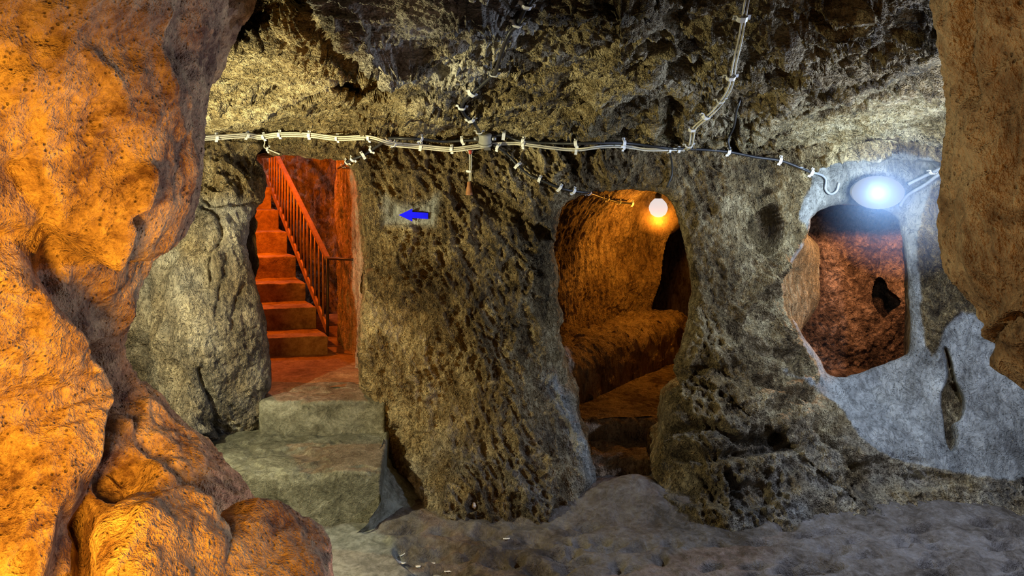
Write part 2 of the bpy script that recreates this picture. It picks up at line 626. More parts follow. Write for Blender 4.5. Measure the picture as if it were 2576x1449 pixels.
fold(DR, PX, PY, [(1240, 60), (1400, 40), (1560, 0)], -.10, 120, 7)
fold(DR, PX, PY, [(1100, 200), (1300, 140), (1480, 110), (1560, 40)], -.10, 120, 7)
fold(DR, PX, PY, [(1480, 270), (1580, 215), (1660, 150), (1690, 60)], -.12, 120, 7)
fold(DR, PX, PY, [(2000, 300), (2120, 250), (2280, 180), (2400, 130)], -.10, 80, 5)
fold(DR, PX, PY, [(2040, 340), (2180, 290), (2400, 200)], -.08, 60, 5)
fold(DR, PX, PY, [(2080, 372), (2220, 330), (2420, 270)], -.07, 50, 5)
baseY = baseY + DR
G = np.stack([(PX - CX) / F * baseY, baseY, HC - (PY - HZ) / F * baseY], -1)

# --- sculpted features: D > 0 sinks into the rock
D = np.zeros_like(PX)
# ceiling: the big fold at the left, its shadowed hollow, the beam-like strata
for a, b, w, dp in [((520, 230), (760, 175), 8, .03), ((515, 265), (800, 195), 7, .03), ((520, 300), (740, 245), 7, .025), ((560, 200), (740, 170), 6, .02), ((660, 85), (670, 120), 5, .03)]:
    stroke(D, PX, PY, [a, ((a[0] + b[0]) / 2, (a[1] + b[1]) / 2 + 8), b], w, dp)
for pts, w, dp in [([(1560, -20), (1545, 120), (1500, 200)], 40, -.05), ([(1680, 60), (1650, 150), (1570, 190), (1470, 260)], 26, -.05), ([(1690, -20), (1680, 60), (1670, 140)], 30, .04),
                   ([(1530, 0), (1535, 80), (1510, 140)], 24, .02), ([(1290, -10), (1330, 60), (1300, 130)], 40, .03), ([(1880, 40), (1870, 120), (1830, 260)], 22, .05),
                   ([(1920, 20), (2000, 120), (1980, 230)], 40, -.05), ([(1800, 60), (1850, 150), (1830, 230)], 35, -.035),
                   ([(1700, 330), (1680, 300), (1690, 250)], 18, .07), ([(1850, 300), (1840, 340), (1845, 385)], 8, .06),
                   ([(2030, 250), (2150, 200), (2300, 150), (2380, 120)], 10, .05), ([(2060, 290), (2160, 250), (2300, 190), (2390, 160)], 9, .05), ([(2100, 320), (2220, 290), (2380, 230)], 10, .05)]:
    stroke(D, PX, PY, pts, w, dp)
# random strata lines over the ceiling
rs = np.random.default_rng(23)
for k_ in range(95):
    x0, y0 = rs.uniform(930, 2420), rs.uniform(-60, 330)
    L = rs.uniform(60, 200)
    sl = -.18 - .12 * rs.random() if x0 > 1250 else rs.uniform(-.05, .35)
    pts = [(x0, y0), (x0 + L * .5, y0 + L * .5 * sl + rs.uniform(-10, 10)), (x0 + L, y0 + L * sl)]
    stroke(D, PX, PY, pts, rs.uniform(3.5, 7), rs.uniform(.018, .045))
# wall above the door: flat lintel, undercut line
stroke(D, PX, PY, [(520, 352), (650, 330), (800, 320), (960, 328)], 9, .05)
patch(D, PX, PY, [(560, 392), (600, 378), (655, 372), (662, 392), (640, 450), (600, 420)], .05, 10)
stroke(D, PX, PY, [(660, 350), (668, 380), (672, 400)], 14, .10)
# left column: crack, oval hollow, drip grooves, foot
stroke(D, PX, PY, [(510, 520), (545, 540), (560, 600), (520, 660), (530, 720)], 6, .03)
patch(D, PX, PY, [(470, 650), (510, 640), (540, 670), (535, 720), (490, 730), (460, 700)], .05, 14)
stroke(D, PX, PY, [(640, 510), (600, 515), (545, 520), (515, 505)], 6, .03)
for pts, w, dp in [([(575, 640), (560, 720), (540, 800)], 6, .02), ([(610, 720), (590, 780), (585, 830)], 7, .03), ([(425, 640), (400, 720), (395, 800)], 14, .04), ([(440, 920), (430, 1000), (400, 1080)], 16, .05),
                   ([(500, 930), (530, 1000), (548, 1100)], 8, .05), ([(345, 700), (350, 900), (345, 1020)], 30, .06)]:
    stroke(D, PX, PY, pts, w, dp)
patch(D, PX, PY, [(490, 1080), (530, 1075), (540, 1105), (510, 1125), (480, 1115)], -.025, 14)
# middle wall
stroke(D, PX, PY, [(985, 400), (990, 470), (985, 540)], 7, .03)
for pts, w, dp in [([(1230, 640), (1180, 740), (1120, 830), (1080, 890)], 9, .03), ([(1310, 560), (1280, 660), (1200, 780), (1140, 880)], 10, .03), ([(1345, 700), (1320, 840), (1330, 930)], 10, .035), ([(1240, 420), (1290, 520), (1270, 640)], 12, .02),
                   ([(1110, 400), (1080, 470), (1060, 540)], 10, .02), ([(1180, 900), (1140, 960), (1090, 1020)], 9, .02), ([(960, 500), (1000, 530), (1060, 515), (1110, 480)], 6, .012)]:
    stroke(D, PX, PY, pts, w * 1.5, dp * .5)
patch(D, PX, PY, [(1146, 517), (1157, 516), (1159, 529), (1149, 531)], .04, 3)
patch(D, PX, PY, [(985, 1080), (1010, 1130), (1045, 1230), (1050, 1290), (975, 1320), (968, 1150)], .06, 12)
# pale calcite run beside the tunnel mouth
stroke(D, PX, PY, [(1385, 960), (1420, 1050), (1450, 1150), (1480, 1230)], 22, -.03)
stroke(D, PX, PY, [(1375, 560), (1362, 700), (1380, 850), (1420, 960)], 16, .05)
# right column: triangular niche, ledges
patch(D, PX, PY, [(1882, 562), (1945, 512), (1966, 545), (1974, 600), (1938, 648), (1898, 605)], .17, 4)
patch(D, PX, PY, [(1885, 420), (1935, 410), (1950, 470), (1900, 490)], .06, 10)
for pts, w, dp in [([(1960, 660), (1900, 720), (1860, 790)], 16, -.03), ([(1840, 830), (1900, 880), (1980, 900)], 16, .04), ([(1700, 960), (1760, 930), (1830, 935)], 14, .05),
                   ([(1690, 1090), (1790, 1070), (1860, 1110), (1960, 1105)], 12, .05), ([(1870, 1145), (1930, 1130), (2000, 1125)], 10, .06), ([(1720, 1145), (1790, 1150), (1860, 1140)], 11, .05),
                   ([(1830, 1190), (1845, 1230), (1840, 1280)], 6, .05), ([(2060, 1080), (2120, 1140), (2150, 1180)], 12, .06), ([(1980, 1000), (2060, 1050), (2110, 1090)], 9, .04), ([(1900, 960), (1980, 990), (2040, 1000)], 10, .03)]:
    stroke(D, PX, PY, pts, w * 1.1, dp * 1.9)
patch(D, PX, PY, [(2170, 1165), (2280, 1150), (2350, 1180), (2390, 1210), (2280, 1240), (2140, 1260), (2110, 1225)], .05, 16)
patch(D, PX, PY, [(1700, 1190), (1790, 1210), (1830, 1250), (1760, 1275), (1690, 1240)], .05, 12)
patch(D, PX, PY, [(1860, 1215), (1960, 1235), (1930, 1275), (1860, 1275)], .05, 10)
# right of the window: crevice and weathered cracks
CREV = [(2376, 878), (2390, 900), (2402, 955), (2424, 1005), (2418, 1048), (2400, 1060), (2412, 1098), (2404, 1130), (2388, 1108), (2378, 1050), (2368, 1000), (2384, 945)]
patch(D, PX, PY, CREV, .12, 6)
stroke(D, PX, PY, [(2360, 790), (2400, 760), (2440, 770)], 14, .05)
patch(D, PX, PY, [(2330, 690), (2390, 680), (2410, 740), (2370, 770), (2320, 730)], .04, 16)
# lip of the niche over the window
stroke(D, PX, PY, [(2060, 402), (2130, 392), (2250, 390), (2370, 392)], 14, -.05)
stroke(D, PX, PY, [(2050, 440), (2130, 420), (2250, 420), (2340, 430)], 14, .06)

# --- roughness of the hewn rock
plaster = np.zeros_like(PX)
for poly, soft, v in [([(2000, 830), (2060, 960), (1960, 930), (2100, 1010), (2200, 1130), (2400, 1190), (2600, 1190), (2650, 900), (2420, 780), (2340, 900), (2310, 600), (2360, 400), (2100, 400), (2010, 520), (2030, 600), (1970, 680)], 30, 1.0)]:
    plaster = np.maximum(plaster, v * patch_mask(PX, PY, poly, soft))
leftm = patch_mask(PX, PY, [(300, 470), (520, 500), (640, 520), (640, 640), (690, 900), (690, 1010), (660, 1110), (300, 1200)], 20)
calc = np.zeros_like(PX)
stroke(calc, PX, PY, [(1385, 960), (1420, 1050), (1450, 1150), (1480, 1230)], 26, .9)
pl_raw = plaster.copy()
brk = fbm(G * 9, 3) * .35
plaster = plaster * (1 - patch_mask(PX, PY, CREV, 6))
plaster = np.clip(sstep(.42, .62, plaster * .9 + brk * .5 + .02) , 0, 1) * (pl_raw > .02)
grey = np.clip(leftm * (.62 + .4 * fbm(G * 4, 3)), 0, 1)
low = np.clip(sstep(950, 1230, PY) * (1 - isceil) * (.35 + .5 * fbm(G * 6, 3)), 0, 1) * (PX > 960)
pm = np.clip(np.maximum.reduce([plaster, grey * .75, calc, low * .8]), 0, 1)

N = grid_normals(blur(G, 4))
N[N[..., 1] > 0] *= -1
vis = (PX > -60) & (PX < 2640) & (PY > -60)
Q = G.copy()
tilt = Q.copy()
tilt[..., 0] = Q[..., 0] * .86 + Q[..., 2] * .5
tilt[..., 2] = -Q[..., 0] * .5 + Q[..., 2] * .86
wdisp = .045 * fbm(Q * 1.6, 2) + .028 * fbm(Q * 5, 3)
pick = ridged(tilt * np.array([13, 9, 4.2]) + .4 * fbm(Q * 7, 2)[..., None], 3)
fine = fbm(Q * 34, 4, .6)
cr = fbm(Q * np.array([5, 6, 16]), 2)
warp = np.stack([fbm(Q * 6 + 3, 2), fbm(Q * 6 + 13, 2), fbm(Q * 6 + 29, 2)], -1) * .35
wk, wk2 = worley(tilt * np.array([15, 12, 5.5]) + warp)
wk3, wk4 = worley(tilt * np.array([40, 30, 17]) + warp * 2, 9)
amod = np.clip(.75 + .8 * fbm(Q * 2.7 + 50, 2), .25, 1.5)
rockw = wdisp + amod * (.026 * (np.minimum(wk, .9) - .5) + .020 * np.exp(-((wk2 - wk) / .16) ** 2) + .016 * pick + .020 * (wk3 - .4) + .012 * np.exp(-((wk4 - wk3) / .14) ** 2)) + .011 * fine
cq = Q * np.array([3.0, 6.5, 9]) + np.stack([.55 * fbm(Q * 3 + 5, 2)] * 3, -1)
cq[..., 2] += Q[..., 0] * 1.2
strata = ridged(cq, 3, .55)
ca, cb = worley(cq * np.array([1.9, 2.6, 2.2]) + warp)
cc, cd = worley(cq * np.array([4.2, 6.5, 6.5]) + warp * 1.5, 5)
thin = ridged(cq * np.array([2.2, 4.2, 4.2]) + 5, 3, .6)
cmod = np.clip(.8 + .9 * fbm(Q * 2.1 + 80, 2), .3, 1.6)
rockc = .05 * fbm(Q * 1.7, 2) + cmod * (.024 * strata + .034 * (np.minimum(ca, .95) - .5) + .024 * np.exp(-((cb - ca) / .16) ** 2) + .012 * thin + .018 * (cc - .4) + .014 * np.exp(-((cd - cc) / .15) ** 2)) + .008 * fine
soft = .03 * fbm(Q * 1.6, 2) + .012 * fbm(Q * 5, 3) + .0022 * fine
sm = np.clip(pl_raw * (plaster > .3), 0, 1)
sm = blur(sm, 2)
lsm = leftm * .55
rw = rockw * (1 - sm) + soft * sm
rw = rw * (1 - lsm) + (wdisp + .004 * pick + .006 * fine) * lsm
ledm = patch_mask(PX, PY, [(1690, 930), (1830, 860), (1980, 900), (2080, 1020), (2180, 1130), (2400, 1190), (2380, 1260), (1900, 1300), (1680, 1260), (1660, 1100)], 40)
led = ridged(np.stack([Q[..., 0] * 1.6, Q[..., 1] * 2, Q[..., 2] * 7.5 + .5 * Q[..., 0]], -1) + .3 * fbm(Q * 4, 2)[..., None], 2, .45)
rw = rw + ledm * .034 * (led - .3)
disp = rw * (1 - isceil) + rockc * isceil
arrow_pl = patch_mask(PX, PY, [(965, 490), (1000, 512), (1060, 512), (1105, 485), (1098, 560), (1085, 570), (990, 566), (965, 560)], 14)
disp = disp * (1 - .85 * arrow_pl)
pm = np.maximum(pm, arrow_pl)
for pts in ([(990, 514), (1087, 513)], [(1087, 513), (1085, 566)], [(1085, 566), (990, 562)]):
    stroke(D, PX, PY, pts, 3.4, .010, False)
bulge = patch_mask(PX, PY, [(790, -60), (860, 60), (960, 160), (1060, 220), (1180, 200), (1300, 120), (1340, -60)], 30) * np.clip(.6 + .5 * fbm(Q * 5, 2), 0, 1)
pm = np.maximum(pm, bulge)
nearhole = np.minimum.reduce([SD[h] for h in HOLES])
disp = disp * (.35 + .65 * sstep(0, 40, nearhole))
el = np.maximum(np.linalg.norm(np.gradient(G, axis=0), axis=-1), np.linalg.norm(np.gradient(G, axis=1), axis=-1))
att = blur(np.clip((.017 / np.maximum(el, 1e-6)) ** 1.5, .06, 1), 2)
disp = np.where(isceil > .3, disp * att, disp)
G = G + N * (disp - D)[..., None]

# --- mesh: ceiling above the junction row, wall below
nr, nc = PX.shape
FACES = grid_faces(nr, nc)
keep = ~inner.ravel()[FACES].any(1)
FACES = FACES[keep]
rowf = FACES[:, 0] // nc
jrow = np.searchsorted(ys, 352)
VERT = G.reshape(-1, 3)


def compact(faces):
    u, inv = np.unique(faces, return_inverse=True)
    return u, inv.reshape(faces.shape)


uc, fc = compact(FACES[rowf < jrow])
ceiling = mesh_obj('ceiling', VERT[uc], fc[:, ::-1], M['ceil'])
set_attr(ceiling, 'plaster', pm.ravel()[uc])
tag(ceiling, 'rough hewn brown cave ceiling with rippled ridges sloping down to the back wall', kind='structure')

fw = FACES[rowf >= jrow]
# boundary loops of the three openings
edges = np.concatenate([fw[:, [0, 1]], fw[:, [1, 2]], fw[:, [2, 3]], fw[:, [3, 0]]])
edges = edges[edges[:, 0] != edges[:, 1]]
key = np.sort(edges, 1)
_, idx, cnt = np.unique(key, axis=0, return_index=True, return_counts=True)
be = edges[idx[cnt == 1]]
nxt = {}
for a, b in be:
    nxt.setdefault(int(a), []).append(int(b))
loops = []
seen = set()
for s in list(nxt):
    if s in seen: continue
    lp, c = [], s
    while c not in seen and c in nxt:
        seen.add(c)
        lp.append(c)
        c = nxt[c][0]
    if len(lp) > 60: loops.append(lp)
uw, fwc = compact(fw)
WV = list(VERT[uw])
mapw = {int(g): i for i, g in enumerate(uw)}
EXF = []
JAMB = {}


def jamb(lp, target, depth, steps, nseed, amp):
    """the thickness of the rock: from the rim of an opening straight back to a target outline"""
    ring = np.array([VERT[i] for i in lp])
    n = len(ring)
    prev = [mapw[i] for i in lp]
    last = ring
    for s in range(1, steps + 1):
        t = s / steps
        sm_ = ring.copy()
        for _ in range(int(3 + 10 * t)):
            sm_ = (np.roll(sm_, 1, 0) + sm_ * 2 + np.roll(sm_, -1, 0)) / 4
        y = sm_[:, 1] * (1 - t) + (sm_[:, 1].mean() * .6 + sm_[:, 1] * .4) * t + depth * t
        dx, dz = target(sm_, t)
        q = np.column_stack([sm_[:, 0] + dx, y, sm_[:, 2] + dz])
        nz = fbm(q * 7 + nseed, 4, .55) * amp * min(1, t * 4)
        c = q.mean(0)
        v = q - c
        v[:, 1] = 0
        v /= np.linalg.norm(v, axis=1)[:, None] + 1e-9
        q = q - v * nz[:, None]
        st = len(WV)
        WV.extend(q)
        cur = list(range(st, st + n))
        for k_ in range(n):
            k2 = (k_ + 1) % n
            EXF.append((prev[k_], cur[k_], cur[k2], prev[k2]))
        prev = cur
        last = q
    return last


for lp in loops:
    xm, ym = np.mean([PX.ravel()[i] for i in lp]), np.mean([PY.ravel()[i] for i in lp])
    if abs(xm - 2150) < 120 and 600 < ym < 850:
        hn = 'window'
        JAMB[hn] = jamb(lp, lambda q, t: (t * (np.maximum(0, 1.80 - q[:, 0]) * sstep(.58, .84, q[:, 2]) * sstep(1.30, 1.12, q[:, 2]) + .16 * sstep(1.85, 2.05, q[:, 0])), t * (-.22 * sstep(.85, .55, q[:, 2]) + .06 * sstep(1.1, 1.35, q[:, 2]))), .34, 18, 3.1, .012)
    elif 700 < xm < 860 and ym > 550:
        hn = 'door'
        JAMB[hn] = jamb(lp, lambda q, t: (t * (-.14 * sstep(-1.05, -1.3, q[:, 0]) - .02), 0 * t), .24, 14, 5.7, .015)
    elif 1480 < xm < 1640 and ym > 650:
        hn = 'tunnel'
        JAMB[hn] = jamb(lp, lambda q, t: (t * (.02 + .15 * sstep(.72, .88, q[:, 0])), t * .05 * sstep(1.3, 1.5, q[:, 2])), .24, 14, 8.2, .03)
print('loops', len(loops), {k_: (v.min(0).round(2).tolist(), v.max(0).round(2).tolist()) for k_, v in JAMB.items()})
allf = np.concatenate([fwc[:, ::-1], np.array(EXF)[:, ::-1]])
wall_back = mesh_obj('wall_back', np.array(WV), allf, M['wall'])
pmv = np.zeros(len(WV))
pmv[:len(uw)] = pm.ravel()[uw]
set_attr(wall_back, 'plaster', pmv)
tag(wall_back, 'hewn tuff back wall pierced by a doorway, a tunnel mouth and a window hole', kind='structure')

BV = BVHTree.FromPolygons([tuple(v) for v in np.array(WV)] + [tuple(v) for v in VERT[uc]],
                          [tuple(int(i) for i in q) for q in allf] + [tuple(int(i) + len(WV) for i in q) for q in fc])


def hit(px, py, default=4.0):
    d = Vector(((px - CX) / F, 1.0, -(py - HZ) / F)).normalized()
    loc, nrm, _, _ = BV.ray_cast(Vector((0, 0, HC)), d)
    if loc is None:
        p = P(px, py, default)
        return Vector(p), Vector((0, -1, 0))
    if nrm.dot(d) > 0: nrm = -nrm
    return loc, nrm


# ------------------------------------------------------------------ FLOOR
fx = np.concatenate([np.arange(-2.6, -1.3, .02), np.arange(-1.3, 2.45, .007), np.arange(2.45, 3.4, .03)])
fy = np.concatenate([np.arange(.6, 2.7, .03), np.arange(2.7, 4.35, .006)])
X, Yg = np.meshgrid(fx, fy)
fpx = X / Yg * F + CX
fpy = HZ + HC * F / Yg
Pf = np.stack([X, Yg, 0 * X], -1)
conc = patch_mask(fpx, fpy, [(300, 1300), (640, 1330), (900, 1308), (955, 1330), (1010, 1375), (1030, 1405), (1090, 1430), (1180, 1449), (1300, 1500), (1300, 1800), (200, 1800)], 8)
Hh = .012 * fbm(Pf * 2.2, 3) + (.010 * fbm(Pf * 9, 3) + .004 * fbm(Pf * 26, 3)) * (1 - .75 * conc)
df = np.zeros_like(X)
rs = np.random.default_rng(41)
for k_ in range(135):
    ex, ey = rs.uniform(1020, 2600), rs.uniform(1290, 1480)
    if ex > 1700 and rs.random() < .45: continue
    if ey < 1300 + max(0, (1500 - ex) * .02): continue
    L, w = rs.uniform(16, 46), rs.uniform(5.5, 11)
    m = (np.abs(fpx - ex) < L * 3) & (np.abs(fpy - ey) < w * 4)
    a = rs.uniform(-.18, .1)
    u = (fpx[m] - ex) * math.cos(a) + (fpy[m] - ey) * math.sin(a) * 1.0
    v = -(fpx[m] - ex) * math.sin(a) + (fpy[m] - ey) * math.cos(a)
    q_ = (u / L) ** 2 + (v / w) ** 2
    df[m] = np.minimum(df[m], -rs.uniform(.03, .06) * np.exp(-q_ ** 1.5))
for pts, w, dp in [([(985, 1355), (1100, 1368), (1200, 1390), (1260, 1375)], 9, .025), ([(1180, 1290), (1300, 1300), (1420, 1310)], 10, -.012), ([(920, 1325), (1000, 1330), (1060, 1320)], 9, -.015)]:
    stroke(df, fpx, fpy, pts, w, dp)
patch(df, fpx, fpy, [(995, 1370), (1060, 1352), (1170, 1370), (1195, 1400), (1130, 1425), (1050, 1425), (1005, 1400)], -.035, 9)
mound = .09 * np.exp(-((fpx - 1590) / 110) ** 2 - ((fpy - 1238) / 26) ** 2) + .05 * np.exp(-((fpx - 1830) / 420) ** 2 - ((fpy - 1270) / 22) ** 2)
Pf[..., 2] = Hh + df + mound - .012
floor = mesh_obj('floor', Pf.reshape(-1, 3), grid_faces(*X.shape), M['floor'])
set_attr(floor, 'plaster', conc)
tag(floor, 'dusty trodden cave floor with worn concrete at the left', kind='structure')


# ------------------------------------------------------------------ generic hewn surfaces
def path_wall(name, path, z0, z1, mat, amp=.03, rx=.012, rz=.012, aniso=(1, 1, .35), fl=None, label=None, sm=6, cut=None, lean=0):
    path = catmull(path, 24, False)
    s = np.concatenate([[0], np.cumsum(np.linalg.norm(np.diff(path, axis=0), axis=1))])
    n = max(4, int(s[-1] / rx))
    t = np.linspace(0, s[-1], n)
    x, y = np.interp(t, s, path[:, 0]), np.interp(t, s, path[:, 1])
    z = np.linspace(z0, z1, max(4, int((z1 - z0) / rz)))
    Gd = np.stack([np.broadcast_to(x, (len(z), n)), np.broadcast_to(y, (len(z), n)), np.broadcast_to(z[:, None], (len(z), n))], -1).copy()
    Nn = grid_normals(Gd)
    view = np.array([0, 0, HC]) - Gd
    flip = (Nn * view).sum(-1, keepdims=True).mean() < 0
    if flip: Nn = -Nn
    a = np.array(aniso)
    d = amp * (1.2 * fbm(Gd * 2.5, 2) + .45 * ridged(Gd * 12 * a, 3) + .25 * fbm(Gd * 36, 3))
    Gd = Gd + Nn * d[..., None]
    if lean: Gd = Gd + Nn * (lean * (Gd[..., 2:3] - z0))
    fs = grid_faces(*Gd.shape[:2])
    V = Gd.reshape(-1, 3)
    if cut is not None:
        cpx = V[:, 0] / V[:, 1] * F + CX
        cpy = HZ + (HC - V[:, 2]) * F / V[:, 1]
        ins = inside(cpx, cpy, catmull(cut, 6))
        fs = fs[~ins[fs].any(1)]
    o = mesh_obj(name, V, fs, mat)
    tag(o, label, kind='structure')
    return o


def slab(name, quad, z0, z1, mat, n=(60, 40), amp=.004, bev=.02, label=None, parent=None, edge_wear=.0):
    """rounded block over a four-cornered footprint (front-left, front-right, back-right, back-left)"""
    q = np.array(quad, float)
    # build as a rounded box grid: cube sphere style
    faces_v, faces_f = [], []
    nu, nv, nw = n[0], n[1], max(6, int(n[1] * .6))

    def add(Gu):
        st = sum(len(v) for v in faces_v)
        faces_v.append(Gu.reshape(-1, 3))
        faces_f.append(grid_faces(*Gu.shape[:2]) + st)
    L = np.linalg.norm(q[1] - q[0])
    W = np.linalg.norm(q[3] - q[0])
    Hz = z1 - z0

    def m(u, v, w):
        # u,v,w in 0..1 ; round the corners in metric space
        p = np.stack([u * L, v * W, w * Hz], -1)
        b = np.minimum(bev, Hz * .45)
        lo, hi = np.array([b, b, 0 * b]), np.array([L - b, W - b, Hz - b])
        c = np.clip(p, lo, hi)
        d = p - c
        nn = np.linalg.norm(d, axis=-1, keepdims=True)
        p = np.where(nn > 1e-9, c + d / np.maximum(nn, 1e-9) * b, p)
        uu, vv, ww = p[..., 0] / L, p[..., 1] / W, p[..., 2]
        fr = q[0] * (1 - uu[..., None]) + q[1] * uu[..., None]
        bk = q[3] * (1 - uu[..., None]) + q[2] * uu[..., None]
        xy = fr * (1 - vv[..., None]) + bk * vv[..., None]
        return np.concatenate([xy, (z0 + ww)[..., None]], -1)
    U, V_ = np.linspace(0, 1, nu), np.linspace(0, 1, nv)
    Wd = np.linspace(0, 1, nw)
    e = lambda arr: sstep(0, 1, arr) * .5 + arr * .5
    U, V_, Wd = e(U), e(V_), e(Wd)
    a, b = np.meshgrid(U, V_); add(m(a, b, np.ones_like(a)))
    a, b = np.meshgrid(U, Wd[::-1]); add(m(a, np.zeros_like(a), b))
    a, b = np.meshgrid(V_, Wd[::-1]); add(m(np.ones_like(a), a, b))
    a, b = np.meshgrid(V_[::-1], Wd[::-1]); add(m(np.zeros_like(a), a, b))
    a, b = np.meshgrid(U[::-1], Wd[::-1]); add(m(a, np.ones_like(a), b))
    V = np.concatenate(faces_v)
    nz = fbm(V * 9, 4) * amp
    nz2 = fbm(V * 9 + 40, 4) * amp
    if edge_wear:
        ew = np.maximum(0, fbm(V * 6 + 9, 3)) * edge_wear * np.exp(-((z1 - V[:, 2]) / .03) ** 2)
        V = V - np.column_stack([0 * ew, -ew, ew])
    V = V + np.column_stack([nz * .3, nz, nz2])
    return mesh_obj(name, V, np.concatenate(faces_f), mat, parent)


#PART2
# ------------------------------------------------------------------ STEPS TO THE DOORWAY
def z_at(row, Y): return HC - (row - HZ) / F * Y


def sheet(name, x0, x1, y0, y1, zf, mat, amp, res=.02, down=False, label=None, kind='structure'):
    X_, Y_ = np.meshgrid(np.arange(x0, x1, res), np.arange(y0, y1, res))
    Gd = np.stack([X_, Y_, zf(X_, Y_)], -1)
    Gd[..., 2] += amp * (1.3 * fbm(Gd * 2.3, 3) + .4 * ridged(Gd * np.array([6, 12, 12]), 3) + .2 * fbm(Gd * 30, 3)) * (-1 if down else 1)
    fs = grid_faces(*X_.shape)
    o = mesh_obj(name, Gd.reshape(-1, 3), fs[:, ::-1] if down else fs, mat)
    return tag(o, label, kind=kind)


s1 = slab('stone_step', [(-1.46, 3.36), (-.592, 3.37), (-.645, 3.92), (-1.62, 3.92)], -.03, .222, M['concrete'], n=(300, 170), amp=.0022, bev=.014, edge_wear=.025)
tag(s1, 'broad lower concrete step with cracked front on the cave floor below the doorway', 'step', 'steps up to the doorway')
s2 = slab('stone_step', [(-1.31, 3.85), (-.652, 3.86), (-.80, 4.22), (-1.40, 4.22)], .20, .388, M['concrete'], n=(220, 120), amp=.003, bev=.024, edge_wear=.015)
tag(s2, 'narrow upper concrete step forming the doorway sill', 'step', 'steps up to the doorway')
# plaster skirt that runs down the right end of the lower step
su, sv = np.meshgrid(np.linspace(0, 1, 40), np.linspace(0, 1, 60))
top = np.array([(-.668, 3.86, .225), (-.640, 3.60, .222), (-.622, 3.40, .205)])
bot = np.array([(-.50, 3.80, -.02), (-.46, 3.55, -.02), (-.70, 3.27, -.02)])
mid = np.array([(-.632, 3.84, .09), (-.592, 3.57, .09), (-.598, 3.345, .08)])


def q3(a, t): return ((1 - t) * (1 - 2 * t))[..., None] * a[0] + (4 * t * (1 - t))[..., None] * a[1] + (t * (2 * t - 1))[..., None] * a[2]


sk = q3(top, su) * ((1 - sv) * (1 - 2 * sv))[..., None] + q3(mid, su) * (4 * sv * (1 - sv))[..., None] + q3(bot, su) * (sv * (2 * sv - 1))[..., None]
sk = sk + (fbm(sk * 10, 4) * .016)[..., None] * np.array([1, -.4, .4])
mesh_obj('plaster_skirt', sk.reshape(-1, 3), grid_faces(60, 40), M['concrete'], s1)['label'] = 'grey plaster skirt flaring to the floor'

# ------------------------------------------------------------------ STAIR ROOM
sheet('floor_landing', -2.1, -.5, 4.12, 6.2, lambda x, y: .372 + 0 * x, M['stair'], .008, .012, label='smooth landing floor behind the doorway')
path_wall('wall_stair_right', [(-.80, 4.10), (-.86, 4.35), (-.98, 4.75), (-1.14, 5.1), (-1.24, 5.35), (-1.17, 5.6)], .2, 2.6, M['stairwall'], .028, .01, .01, label='hewn right wall of the stair room with vertical tool marks')
path_wall('wall_stair_back', [(-1.1, 5.55), (-1.22, 6.1), (-1.45, 6.6), (-1.9, 7.0), (-2.5, 7.3), (-3.4, 7.4)], .2, 3.6, M['stairwall'], .07, .02, .02, aniso=(1, 1, 1), label='rough rock behind the stair rail')
path_wall('wall_stair_left', [(-1.42, 4.15), (-1.9, 4.4), (-2.35, 5.0), (-2.8, 6.1), (-3.3, 7.4)], .2, 3.6, M['stairwall'], .05, .03, .03, label='left wall of the stair room')
sheet('ceiling_stair', -3.4, -.5, 4.1, 7.5, lambda x, y: 1.70 + .45 * np.maximum(0, y - 4.5), M['stairwall'], .03, .03, True, 'sloping rock ceiling above the stairs')
stairs = empty('staircase', (-1.5, 4.85, .38), 'red lit concrete staircase climbing left behind the doorway', 'staircase')
zs = [.497, .641, .772, .931, 1.095, 1.251, 1.43]
T = np.array([-.1385, .238])
rdir = np.array([math.cos(.2), math.sin(.2)])
O = np.array([-1.203, 4.87])
for k_, z_ in enumerate(zs):
    fr = O + T * k_
    fl_ = fr - rdir * .95
    dep = T * (1.35 if k_ < 6 else 5)
    o = slab('step', [fl_, fr, fr + dep, fl_ + dep], (.36 if k_ == 0 else zs[k_ - 1] - .03), z_, M['stair'], n=(110, 40), amp=.003, bev=.007, edge_wear=.008)
    o.parent = stairs
    o.matrix_parent_inverse = Matrix.Translation(stairs.location).inverted()

# railing
M['rail'] = plain_mat('rusty_painted_iron', (.32, .17, .08), .55, .3, .35, 25)
M['iron'] = plain_mat('dark_iron', (.06, .05, .045), .5, .5, .3, 30)
railing = empty('stair_railing', (-1.218, 4.93, .5), 'rusty iron stair railing with thin balusters rising to the left', 'railing')


def par(o, p):
    o.parent = p
    o.matrix_parent_inverse = Matrix.Translation(p.location).inverted()
    return o


def plan(t):
    px = 824 + (672 - 824) * t
    Yv = 4.93 + (6.45 - 4.93) * t
    px = CX + ((P(824, 0, 4.93)[0]) * (1 - t) + P(672, 0, 6.45)[0] * t) / Yv * F
    row_s = 832 - (824 - px) * (832 - 448) / (824 - 672)
    row_r = 650 - (824 - px) * 2.03
    return px, Yv, row_s, row_r


def rail_pts(which, t0=0, t1=1, n=12):
    out = []
    for t in np.linspace(t0, t1, n):
        px, Yv, a, b = plan(t)
        out.append(P(px, a if which == 's' else b, Yv))
    return out


def flatbar(pts, w, h):
    vs, fs = [], []
    for p in pts:
        for dx, dz in ((-w / 2, -h / 2), (w / 2, -h / 2), (w / 2, h / 2), (-w / 2, h / 2)):
            vs.append((p[0] + dx, p[1], p[2] + dz))
    for i in range(len(pts) - 1):
        for k_ in range(4):
            fs.append((i * 4 + k_, i * 4 + (k_ + 1) % 4, (i + 1) * 4 + (k_ + 1) % 4, (i + 1) * 4 + k_))
    fs += [(0, 3, 2, 1), tuple(len(vs) - 4 + k_ for k_ in range(4))]
    return vs, fs


